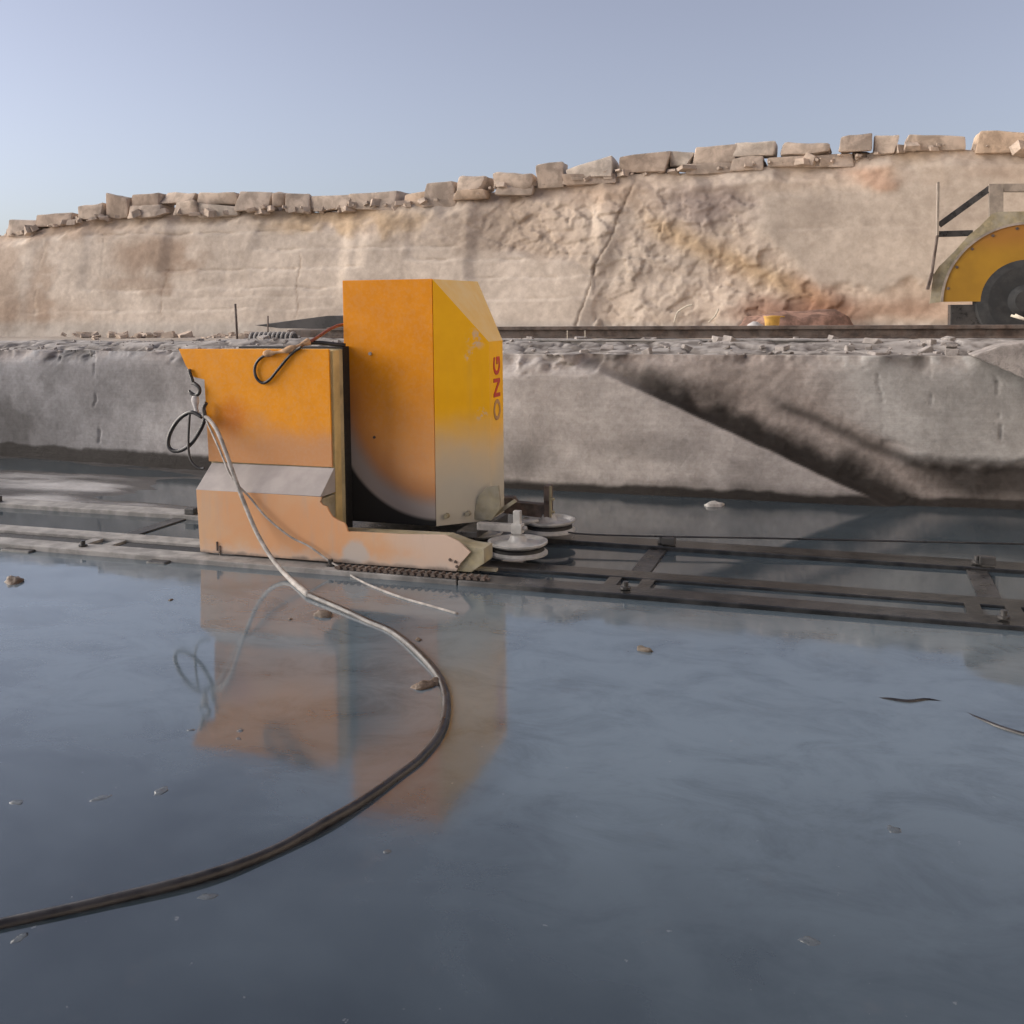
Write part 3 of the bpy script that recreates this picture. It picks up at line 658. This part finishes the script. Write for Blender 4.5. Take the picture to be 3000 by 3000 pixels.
p = onZ(1440, 1668, .05); MB().box(-2.17, -2.02, 5.76, 5.80, .042, .06, .003).build('scraper', M['khaki'], ms)
# gusset and guide pulleys
MB().prism([(-2.40, .215), (-2.365, .37), (-2.30, .44), (-2.215, .455), (-2.20, .30), (-2.27, .215)], 6.385, 6.405, .004).build('gusset', M['khaki'], ms)
MB().prism([(-2.30, .20), (-2.30, .235), (-2.12, .36), (-2.10, .345)], 6.42, 6.44, .002).build('gusset', M['khaki'], ms)
def pulley(c, r, name='guide_pulley'):
    p = MB().lathe([(.028, .075), (.045, .072), (.058, .040), (.07, .030), (r*.82, .016), (r*.92, .036), (r, .036), (r, .024), (r*.90, .010)], c, 56).build(name, M['wheel'], ms, angle=None)
    MB().lathe([(r*.90, -.022), (r*.86, -.004), (r*.90, .013)], c, 56).build('groove', M['groove'], p)
    MB().lathe([(r*.90, -.020), (r, -.034), (r, -.046), (r*.9, -.050), (.05, -.05)], c, 56).build('lower_flange', M['wheel'], p)
    for q in (p,)+tuple(p.children): q.data.polygons.foreach_set('use_smooth', [True]*len(q.data.polygons)); q.data.set_sharp_from_angle(angle=math.radians(35))
    return p
c1 = onZ(1517, 1600, .115); c2 = onZ(1608, 1535, .125); c3 = onZ(1400, 1570, .10)
p1 = pulley(c1, .192); p2 = pulley(c2, .185); p3 = pulley(c3, .17)
MB().box(c1.x-.024, c1.x+.024, c1.y-.022, c1.y+.022, .17, .345, .005).build('spindle', M['wheel'], p1)
MB().box(c1.x-.036, c1.x+.036, c1.y-.034, c1.y+.034, .20, .262, .006).build('spindle_clamp', M['wheel'], p1)
MB().lathe([(.012, 0), (.014, .002), (.014, .03), (.006, .034)], (c1.x+.034, c1.y-.01, .235), 8, 'X').build('clamp_bolt', M['steel'], p1)
MB().box(c1.x-.27, c1.x-.034, c1.y-.026, c1.y+.026, .208, .256, .005).build('pulley_arm', M['steel'], ms)
MB().box(c1.x-.40, c1.x-.26, c1.y-.05, c1.y+.3, .16, .20, .005).build('pulley_arm', M['dark_steel'], ms)
MB().box(c2.x-.022, c2.x+.018, c2.y-.05, c2.y+.05, .18, .40, .004).build('spindle', M['rust'], p2)
MB().box(c2.x+.018, c2.x+.032, c2.y-.05, c2.y-.03, .18, .40, .002).build('spindle_flange', M['khaki'], p2)
for zq in (.22, .31): MB().lathe([(.010, 0), (.010, .02)], (c2.x+.032, c2.y-.04, zq), 8, 'X').build('clamp_bolt', M['khaki'], p2)
MB().prism([(c2.x-.36, .19), (c2.x-.36, .30), (c2.x-.26, .305), (c2.x-.24, .265), (c2.x-.022, .265), (c2.x-.022, .17)], c2.y-.03, c2.y+.05, .004).build('pulley_arm', M['rust'], ms)
MB().tube([onZ(1520, 1532, .16)+Vector((0, 0, 0)), onZ(1578, 1526, .17)], .018, 8, 1).build('grease_tube', M['wheel'], ms)
# hook lug
hk = onY(556, 1085, 5.86)
h1 = MB().tube([onY(554, 1082, 5.862), onY(557, 1095, 5.858), onY(563, 1112, 5.85), onY(566, 1126, 5.85)], .012, 8).build('lifting_eye', M['dark_steel'], ms)
# sawing wire running off to the right
swc = [c2+Vector((-.05, -.18, 0)), Vector((-1.2, 7.02, .07)), Vector((0.2, 6.98, .045)), Vector((1.0, 6.97, .04)), Vector((4.0, 6.9, .05))]
pp = [onZ(1690, 1563, .09), onZ(2300, 1578, .085), onZ(3000, 1594, .08), onZ(3600, 1608, .08)]
MB().tube([c2+Vector((.0, .178, 0)), c2+Vector((.10, .17, -.004))]+pp, .006, 6, 8).build('cutting_wire', M['cable'], ms)
# hook (lifts off the eye)
hook = MB().tube([onY(566, 1122, 5.85), onY(575, 1127, 5.845), onY(584, 1138, 5.845), onY(583, 1152, 5.845), onY(572, 1158, 5.845), onY(558, 1150, 5.845), onY(554, 1143, 5.845)], lambda t_: .013 if t_ < .8 else .013-.03*(t_-.8), 10).build('lifting_hook', M['dark_steel'])
tag(hook, 'small dark steel hook hanging from the upper left corner of the orange saw', 'hook')
sling = MB().tube([onY(572, 1160, 5.845), onY(573, 1185, 5.84), onY(577, 1212, 5.835)], lambda t_: .020+.006*math.sin(t_*6), 10).build('white_sling', M['white_rag'])
tag(sling, 'short whitish cloth sling tying the cables to the hook', 'sling')
# coil and cords
def px3(pts, Y): return [onY(a, b, Y) for a, b in pts]
coil = MB().tube(px3([(592, 1222), (560, 1208), (525, 1228), (499, 1268), (493, 1303), (506, 1320), (532, 1319), (562, 1298), (588, 1258), (600, 1225), (597, 1195), (604, 1180)], 5.82), .0135, 10, 8).build('cable_coil', M['cable'])
tag(coil, 'dark loop of cable hanging by the left side of the orange saw', 'cable loop')
cord = MB().tube(px3([(556, 1214), (553, 1260), (552, 1310), (557, 1342), (570, 1362), (586, 1372), (600, 1372)], 5.80), .008, 8).build('hanging_rope', M['cable'])
tag(cord, 'thin dark cord dropping through the cable loop to the grey ledge', 'cord')
# supply cable: dusty where it hangs, wet and black across the slurry
hang = [(588, 1214), (612, 1228), (636, 1262), (660, 1320), (690, 1405), (722, 1490), (757, 1570), (800, 1640), (850, 1697), (905, 1744)]
Ys = [5.84, 5.80, 5.73, 5.665, 5.64, 5.62, 5.58, 5.50, 5.36, 5.20]
A = [onY(a, b, y) for (a, b), y in zip(hang, Ys)]
for k in range(len(A)):
    if A[k].z < .012: A[k] = onZ(*hang[k], .012)
zc = .004
Bq = [(905, 1744), (1000, 1785), (1075, 1818), (1150, 1856), (1225, 1910), (1285, 1980), (1308, 2050), (1295, 2135), (1240, 2215), (1165, 2280), (1060, 2348), (950, 2415), (800, 2496), (600, 2570), (300, 2645), (0, 2712), (-300, 2775), (-700, 2830)]
Bp = [A[-1]]+[onZ(a+2*math.sin(a*.05+b*.02), b+3*math.sin(a*.031), zc+.001+.004*math.sin(a*.02+b*.011)) for a, b in Bq[1:]]
pc = thing('power_cable', (A[-1].x, A[-1].y, 0), 'long thick black cable curving from the saw across the slurry to the lower left', 'cable')
MB().tube(A, lambda t_: .0135+.005*max(0, t_-.8)/.2, 10, 8).build('dry_length', M['cable_dusty'], pc)
MB().tube(Bp, .0185, 10, 10).build('wet_length', M['cable'], pc)
hang2 = [(600, 1222), (640, 1310), (680, 1400), (730, 1455), (780, 1515), (850, 1572), (905, 1600), (960, 1640), (1010, 1672), (1045, 1696), (1100, 1722), (1180, 1752), (1260, 1775), (1340, 1798)]
Y2 = [5.83, 5.72, 5.668, 5.655, 5.65, 5.655, 5.66, 5.655, 5.60, 5.52]
C2 = [onY(a, b, y) for (a, b), y in zip(hang2, Y2)]+[onZ(a, b, .004) for a, b in hang2[10:]]
hose2 = MB().tube(C2, lambda t_: .007, 8, 8).build('thin_hose', M['cable_dusty'])
tag(hose2, 'thinner grey hose crossing the pale orange base down to the slurry', 'hose')
# loop of hose thrown over the cabinet top
lp_ = px3([(884, 1016), (862, 1030), (840, 1052), (812, 1086), (790, 1112), (770, 1122), (752, 1108), (746, 1082), (755, 1058), (775, 1042), (800, 1036)], 5.858)
hl = thing('hose_loop', (lp_[0].x, lp_[0].y, 1.385), 'black hose loop with tan wrapping hooked over the top edge of the orange cabinet', 'hose')
MB().tube(lp_, .010, 8, 6).build('hose', M['cable'], hl)
MB().tube([onY(775, 1036, 5.85), onY(800, 1034, 5.848), onY(840, 1026, 5.85), onY(872, 1014, 5.88), onY(905, 1000, 5.95)], lambda t_: .017+.008*math.sin(t_*14), 9, 5, jit=.002).build('wrapping', M['tan_rag'], hl)
rc = MB().tube([onY(880, 1014, 5.9), onY(915, 997, 5.97), onY(935, 985, 6.05), onY(960, 968, 6.12), onY(985, 956, 6.18), onY(1010, 950, 6.24)], .011, 8).build('red_cable', M['red_cable'])
tag(rc, 'red-brown cable running from the cabinet top up into the hood', 'cable')
cl = MB().tube([onY(884, 1006, 5.95), onY(930, 1004, 6.0), onY(975, 1008, 6.05), onY(1012, 1012, 6.1)], .014, 8).build('dark_cable', M['cable'])
tag(cl, 'dark cable lying flat along the top of the orange cabinet', 'cable')

# ------------------------------------------------------------------ things in the slurry
def pebble(name, c, rx, ry, rz, mat, seed, label, cat='stone', group=None, yaw=0.):
    bm = bmesh.new(); bmesh.ops.create_icosphere(bm, subdivisions=3, radius=1)
    from mathutils import noise
    for v_ in bm.verts:
        p = v_.co.copy(); k = 1+.45*noise.noise(p*1.3+Vector((seed*7.7, 0, 0)))+.2*noise.noise(p*3+Vector((0, seed*3., 0)))
        v_.co = Vector((p.x*rx*k, p.y*ry*k, p.z*rz*k))
    bmesh.ops.rotate(bm, verts=bm.verts, matrix=Matrix.Rotation(yaw, 3, 'Z'))
    me = bpy.data.meshes.new(name); bm.to_mesh(me); bm.free(); me.materials.append(mat)
    me.polygons.foreach_set('use_smooth', [True]*len(me.polygons))
    return tag(link(name, me, None, c), label, cat, group)
for k, (a, b, r, m, lab) in enumerate((
 (945, 1803, .055, 'stone_wet', 'brown wet stone in the slurry just left of the black cable'),
 (1240, 2012, .05, 'stone_wet', 'dark stone lying inside the bend of the black cable'),
 (1278, 2000, .04, 'stone_wet', 'dark stone touching the bend of the black cable'),
 (1225, 1875, .02, 'stone_wet', 'tiny dark stone above the bend of the black cable'),
 (1888, 1905, .04, 'stone_mid', 'lone tan-grey stone in open slurry right of the saw'),
 (2092, 1482, .075, 'stone_white', 'white stone at the foot of the grey rock wall'),
 (850, 1815, .014, 'stone_wet', 'speck of dark stone left of the brown wet stone'),
 (500, 1758, .016, 'stone_wet', 'small dark stone in the bright slurry left of the saw'),
 (40, 1704, .07, 'stone_wet', 'flat dark stone at the left picture edge below the track'))):
    pebble('stone', onZ(a, b, 0), r, r*.7, r*.45, M[m], k+1, lab, yaw=k*.7)
for k, (a, b, r, pl) in enumerate(((50, 2352, .022, 'at the far left picture edge'), (295, 2340, .026, 'second from the left above the cable'), (470, 2320, .028, 'third from the left above the cable'),
 (655, 2543, .012, 'just under the dark cable'), (608, 2628, .020, 'below the cable, lower left'), (55, 2750, .018, 'nearest the lower left corner'), (2622, 2432, .024, 'far right of the open slurry'),
 (2372, 2758, .026, 'lower right of the open slurry'), (1135, 2496, .014, 'below the hood reflection'), (705, 2142, .016, 'in the cabinet reflection'), (700, 2165, .010, 'tiniest in the cabinet reflection'), (560, 2140, .016, 'between the loop and cabinet reflections'))):
    pebble('pale_fleck', onZ(a, b, -.001), r*1.3, r*.8, .0025, M['pale_fleck'], 50+k, f'faint pale fleck of silt on the slurry, {pl}', 'silt fleck', 'pale flecks on the slurry', k*.9)
sh = [(2540, 2052), (2600, 2050), (2660, 2056), (2720, 2052), (2780, 2068), (2830, 2092), (2880, 2112), (2940, 2135), (3020, 2158), (3150, 2190)]
hz_ = [-.02, -.004, -.001, -.004, -.012, -.010, -.004, -.001, .0, .002]
o = MB().tube([onZ(a, b, z_) for (a, b), z_ in zip(sh, hz_)], .010, 8, 6).build('sunken_hose', M['cable'])
tag(o, 'dark hose barely breaking the slurry surface at right', 'hose')
sh = [(1110, 1742), (1150, 1752), (1195, 1762), (1240, 1776), (1300, 1786), (1345, 1800)]

# ------------------------------------------------------------------ things on the bench
YR = 10.35
def rail(name, xa, xb, Y, y_top_px, y_bot_px, dep, mat, label, cat, sec='I'):
    zt = onY(2000, y_top_px, Y).z; zb = onY(2000, y_bot_px, Y).z; h = zt-zb
    t_ = thing(name, ((xa+xb)/2, Y, zb), label, cat)
    MB().box(xa, xb, Y-dep*.5, Y+dep*.5, zt-h*.3, zt, .006).build('rail_head', M[mat], t_)
    MB().box(xa, xb, Y-dep*.15, Y+dep*.15, zb+h*.12, zt-h*.3).build('rail_web', M[mat], t_)
    MB().box(xa, xb, Y-dep*.7, Y+dep*.7, zb, zb+h*.12, .004).build('rail_base', M[mat], t_)
    return t_, zt, zb
r1, zt1, zb1 = rail('steel_rail', -5.6, 4.6, YR, 955, 990, .10, 'rust', 'long dark rusty rail lying on the bench behind the hood', 'rail')
r2, zt2, zb2 = rail('steel_rail', -4.6, -.2, 9.75, 994, 1012, .07, 'steel', 'grey dusty rail in front of the dark rail, right of the hood', 'rail')
# dark plate propped on the bench left of the hood
Yp = 11.2
pp = [onY(745, 953, Yp), onY(960, 925, Yp), onY(1040, 926, Yp), onY(1040, 964, Yp), onY(820, 962, Yp)]
b = MB(); b.prism([(p.x, p.z) for p in pp], Yp, Yp+.9, .01)
o = b.build('dark_plate', M['black'], loc=(pp[0].x, Yp, 1.1)); tag(o, 'black sheet propped slanting on the bench behind the orange cabinet', 'sheet')
p = onY(910, 985, 10.6); o = MB().box(p.x-.32, p.x+.45, 10.6, 11.3, .9, onY(910, 966, 10.6).z, .02).build('sheet_support', M['rust'], loc=(p.x, 10.9, 1.1)); tag(o, 'brown rusty block holding up the black sheet', 'block')
# ribbed dark roller behind the cabinet
p0, p1_ = onY(735, 992, 10.2), onY(866, 990, 10.2)
rt = thing('ribbed_roller', (p0.x, 10.2, 1.2), 'dark ribbed roller lying on the bench above the orange cabinet', 'roller')
cr = MB(); zc_ = (p0.z+p1_.z)/2; cr.lathe([(.055, 0), (.055, p1_.x-p0.x)], (p0.x, 10.2, zc_), 16, 'X').build('core', M['black'], rt)
nr = 10
for k in range(nr):
    x = p0.x+(p1_.x-p0.x)*(k+.2)/nr
    MB().lathe([(.055, 0), (.075, .006), (.075, .022), (.055, .028)], (x, 10.2, zc_), 16, 'X').build('rib', M['steel'], rt)
# rods
for a, y0_, y1_, lean, lab in ((697, 890, 1000, -8, 'thin dark iron rod standing upright on the bench left of the black sheet'), (785, 925, 965, 0, 'short thin rod stub standing on the bench behind the black sheet')):
    o = MB().tube([onY(a, y1_+25, 10.4), onY(a+lean, y0_, 10.4)], .014 if lean else .009, 8, 1).build('iron_rod', M['rust']); tag(o, lab, 'rod')
for a in (1662, 1714):
    o = MB().tube([onY(a, 1012, 9.9), onY(a, 968, 9.9)], .004, 6, 1).build('thin_peg', M['stick']); tag(o, f'thin pale peg in front of the dark rail, {"left" if a < 1700 else "right"} one of two', 'peg')
# rolled sheet, pale slab
pl = [(2795, 1002), (3090, 1018), (3090, 1150), (2960, 1078), (2880, 1048), (2812, 1040)]
pq = [(onY(a, b, 8.62).x, onY(a, b, 8.62).z) for a, b in ((2845, 1042), (2930, 1012), (3120, 985), (3160, 1180), (3000, 1108))]
o = MB().prism(pq, 8.56, 8.95, .015).build('stone_slab', M['stone_grey'], loc=(pq[0][0], 8.7, 1.0)); tag(o, 'pale stone slab leaning at the bench edge by the right picture edge', 'stone slab')
# rubble on the lip: chips too many to count
def rubble(name, n, gen, mat, seed, label):
    r = random.Random(seed); bm = bmesh.new()
    for k in range(n):
        c, s_ = gen(r); m0 = bmesh.ops.create_cube(bm, size=1)['verts']
        rot = Matrix.Rotation(r.uniform(0, 6), 3, 'Z') @ Matrix.Rotation(r.uniform(-.5, .5), 3, 'X')
        sx, sy, sz = s_*r.uniform(.7, 1.6), s_*r.uniform(.7, 1.2), s_*r.uniform(.35, .8)
        for v_ in m0: v_.co = Vector(c)+rot@Vector((v_.co.x*sx*r.uniform(.6, 1), v_.co.y*sy*r.uniform(.6, 1), v_.co.z*sz*r.uniform(.6, 1)))
    bmesh.ops.bevel(bm, geom=bm.edges[:], offset=.004, segments=1, affect='EDGES')
    me = bpy.data.meshes.new(name); bm.to_mesh(me); bm.free(); me.materials.append(mat)
    o = link(name, me); return tag(o, label, 'rubble', None, 'stuff')
def lipz(x, y):
    D_ = y-(8.70+.50*float(ss(-4.0, -10.5, np.float64(x)))); i = int(np.argmin(np.abs(bx-x))); j = int(np.argmin(np.abs(ds-D_))); return float(Zt[j, i]), float(Yt[j, i])
def g1(r):
    x = r.uniform(-9.5, 3); y = 8.85+abs(r.gauss(0, .7))+.50*float(ss(-4.0, -10.5, np.float64(x))); z, yy_ = lipz(x, y); return (x, yy_, z+.005), r.choice((.015, .02, .03, .03, .05, .07, .11))
rubble('rubble', 380, g1, M['stone_grey'], 5, 'loose grey stone chips scattered along the bench edge')
def g2(r):
    x = r.uniform(-22, 4); return (x, 25.2-abs(r.gauss(0, .5)), 0.84+r.uniform(-.02, .10)), r.choice((.1, .15, .2, .3))
rubble('cliff_rubble', 260, g2, M['rock_tan'], 6, 'tan rubble piled along the cliff foot')
ci = lambda x: float(np.interp(x, cx, top))
def g3(r):
    x = r.uniform(-27, 5); return (x, 26.25+abs(r.gauss(0, .35)), ci(x)+r.uniform(-.02, .10)), r.choice((.08, .12, .15, .25, .35))
rubble('crest_rubble', 240, g3, M['rock_tan'], 8, 'loose tan rubble wedged between and under the crest blocks')
# litter by the red earth
p = onY(2262, 942, 13.5); t_ = thing('orange_bucket', (p.x, 13.5, p.z-.17), 'small orange plastic bucket near the red earth at the cliff foot', 'bucket')
MB().lathe([(.075, 0), (.10, .22), (.108, .22), (.108, .24), (.09, .24)], (p.x, 13.5, p.z-.17), 20).build('body', M['orange_plastic'], t_)
MB().tube([Vector((p.x-.10, 13.5, p.z+.05)), Vector((p.x, 13.45, p.z+.07)), Vector((p.x+.16, 13.45, p.z+.06))], .008, 6).build('handle', M['orange_plastic'], t_)
p = onY(2215, 946, 13.3); o = pebble('pale_bag', (p.x, 13.3, p.z-.10), .15, .10, .10, M['bag'], 91, 'crumpled pale bag beside the orange bucket', 'bag')
rz_ = onY(2320, 925, 25.0)
pebble('red_soil_heap', (rz_.x, 24.9, .85), 1.5, .8, .62, M['red_soil'], 77, 'heap of red earth at the cliff foot behind the orange bucket', 'earth heap')
# hoses on the cliff
o = MB().tube([onY(a, b, 25.4+.9*.9*(onY(a, b, 25.5).z-1)/4.5) for a, b in ((2105, 905), (2095, 925), (2075, 945))], .02, 6).build('pale_hose', M['stick']); tag(o, 'short pale hose end at the cliff foot left of the red earth', 'hose')
o = MB().tube([onY(a, b, 25.3) for a, b in ((1975, 945), (1985, 915), (2010, 898), (2030, 893))], .02, 6).build('pale_hose', M['stick']); tag(o, 'curved pale hose lying against the cliff foot near the crack', 'hose')

# ------------------------------------------------------------------ yellow machine with round guard at right
YV = 16.0
cv = onY(3004, 882, YV); kpx = (onY(3104, 882, YV)-cv).length/100
vm = thing('guarded_machine', (cv.x, YV, .84), 'old yellow machine with semicircular wheel guard and grey frame, cut off by right edge', 'machine')
def arc(r, a0, a1, n): return [(cv.x+r*math.cos(a), cv.z+r*math.sin(a)) for a in [a0+(a1-a0)*k/n for k in range(n+1)]]
def ringpl(r0, r1, y0, y1, name, mat, zcut=0.0, n=40):
    b = MB(); o1, i1 = arc(r1, math.pi, 0, n), arc(r0, math.pi, 0, n)
    vs = [[b.bm.verts.new((x, y, z)) for x, z in pl_] for y in (y0, y1) for pl_ in (o1, i1)]
    for k in range(n):
        b.bm.faces.new((vs[0][k], vs[0][k+1], vs[1][k+1], vs[1][k])); b.bm.faces.new((vs[2][k], vs[3][k], vs[3][k+1], vs[2][k+1]))
        b.bm.faces.new((vs[0][k], vs[2][k], vs[2][k+1], vs[0][k+1])); b.bm.faces.new((vs[1][k], vs[1][k+1], vs[3][k+1], vs[3][k]))
    for k in (0, n): b.bm.faces.new((vs[0][k], vs[1][k], vs[3][k], vs[2][k]))
    return b.build(name, M[mat], vm)
ringpl(kpx*112, kpx*252, YV-.01, YV+.01, 'guard_plate', 'fender')
ringpl(kpx*249, kpx*257, YV-.03, YV+.5, 'guard_rim', 'frame')
for k in range(9):
    a_ = math.pi*(1-.06-.1*k)
    MB().lathe([(.018, -.012), (.022, -.006), (.022, 0)], (cv.x+kpx*238*math.cos(a_), YV-.011, cv.z+kpx*238*math.sin(a_)), 8, 'Y').build('bolt', M['rust'], vm)
op = [(2724, 889), (2735, 805), (2752, 780), (2800, 733), (2838, 690), (2872, 662), (2905, 628), (2925, 620), (3090, 618)]
o1 = [(onY(a, b, YV).x, onY(a, b, YV).z) for a, b in op]; i1 = arc(kpx*252, math.pi*1.0, math.pi*.36, 16)
MB().prism(o1+i1[::-1], YV+.02, YV+.06, .0).build('guard_skirt', M['khaki'], vm)
wv = MB().lathe([(kpx*60, -.10), (kpx*112, -.10), (kpx*146, -.07), (kpx*152, -.03), (kpx*152, .22), (kpx*132, .28), (kpx*60, .28)], (cv.x, YV+.13-.06, cv.z), 56, 'Y').build('wheel', M['tyre'], vm, smooth=False)
MB().lathe([(kpx*34, -.16), (kpx*40, -.14), (kpx*58, -.05), (kpx*58, 0)], (cv.x, YV+.1-.06, cv.z), 40, 'Y').build('hub', M['tyre'], wv)
q = onY(2785, 893, YV+.05); q2 = onY(2870, 893, YV+.05)
MB().box(q.x, cv.x+1.2, YV+.06, YV+.5, .84, q.z, .012).build('chassis', M['dark_steel'], vm)
def bar(pts, w_, name, mat, Y0=YV+.1, d=.05):
    b = MB(); A_, B_ = onY(*pts[0], Y0), onY(*pts[1], Y0); dv = Vector((B_.x-A_.x, 0, B_.z-A_.z)).normalized(); nv = Vector((-dv.z, 0, dv.x))*w_*kpx*.5
    P_ = [A_+nv, A_-nv, B_-nv, B_+nv]; return b.prism([(p.x, p.z) for p in P_], Y0-d/2, Y0+d/2, .004).build(name, M[mat], vm)
bar(((2918, 640), (2918, 552)), 42, 'frame_post', 'frame', YV+.10, .10)
bar(((2896, 551), (3120, 549)), 26, 'frame_top', 'frame', YV+.105, .09)
bar(((2940, 556), (3120, 556)), 16, 'frame_rail', 'dark_steel', YV+.2, .05)
bar(((2751, 660), (2905, 548)), 20, 'frame_brace', 'dark_steel', YV+.12, .05)
bar(((2744, 686), (2850, 683)), 20, 'frame_brace', 'dark_steel', YV+.13, .045)
bar(((2748, 535), (2746, 690)), 7, 'edge_strip', 'frame', YV+.02, .20)
bar(((2746, 690), (2730, 800)), 7, 'edge_strip', 'rust', YV+.02, .20)
bar(((2730, 800), (2717, 848)), 9, 'edge_strip', 'rust', YV+.02, .20)
for k, pr in enumerate((((2962, 924), (3030, 944)), ((2974, 922), (3060, 962)))):
    o = MB().tube([onY(*pr[0], 10.75), onY(*pr[1], 10.75)], .012, 6, 1).build('wooden_stick', M['stick']); tag(o, f'{"upper" if k else "lower"} of two pale sticks poking up before the dark wheel at right', 'stick')
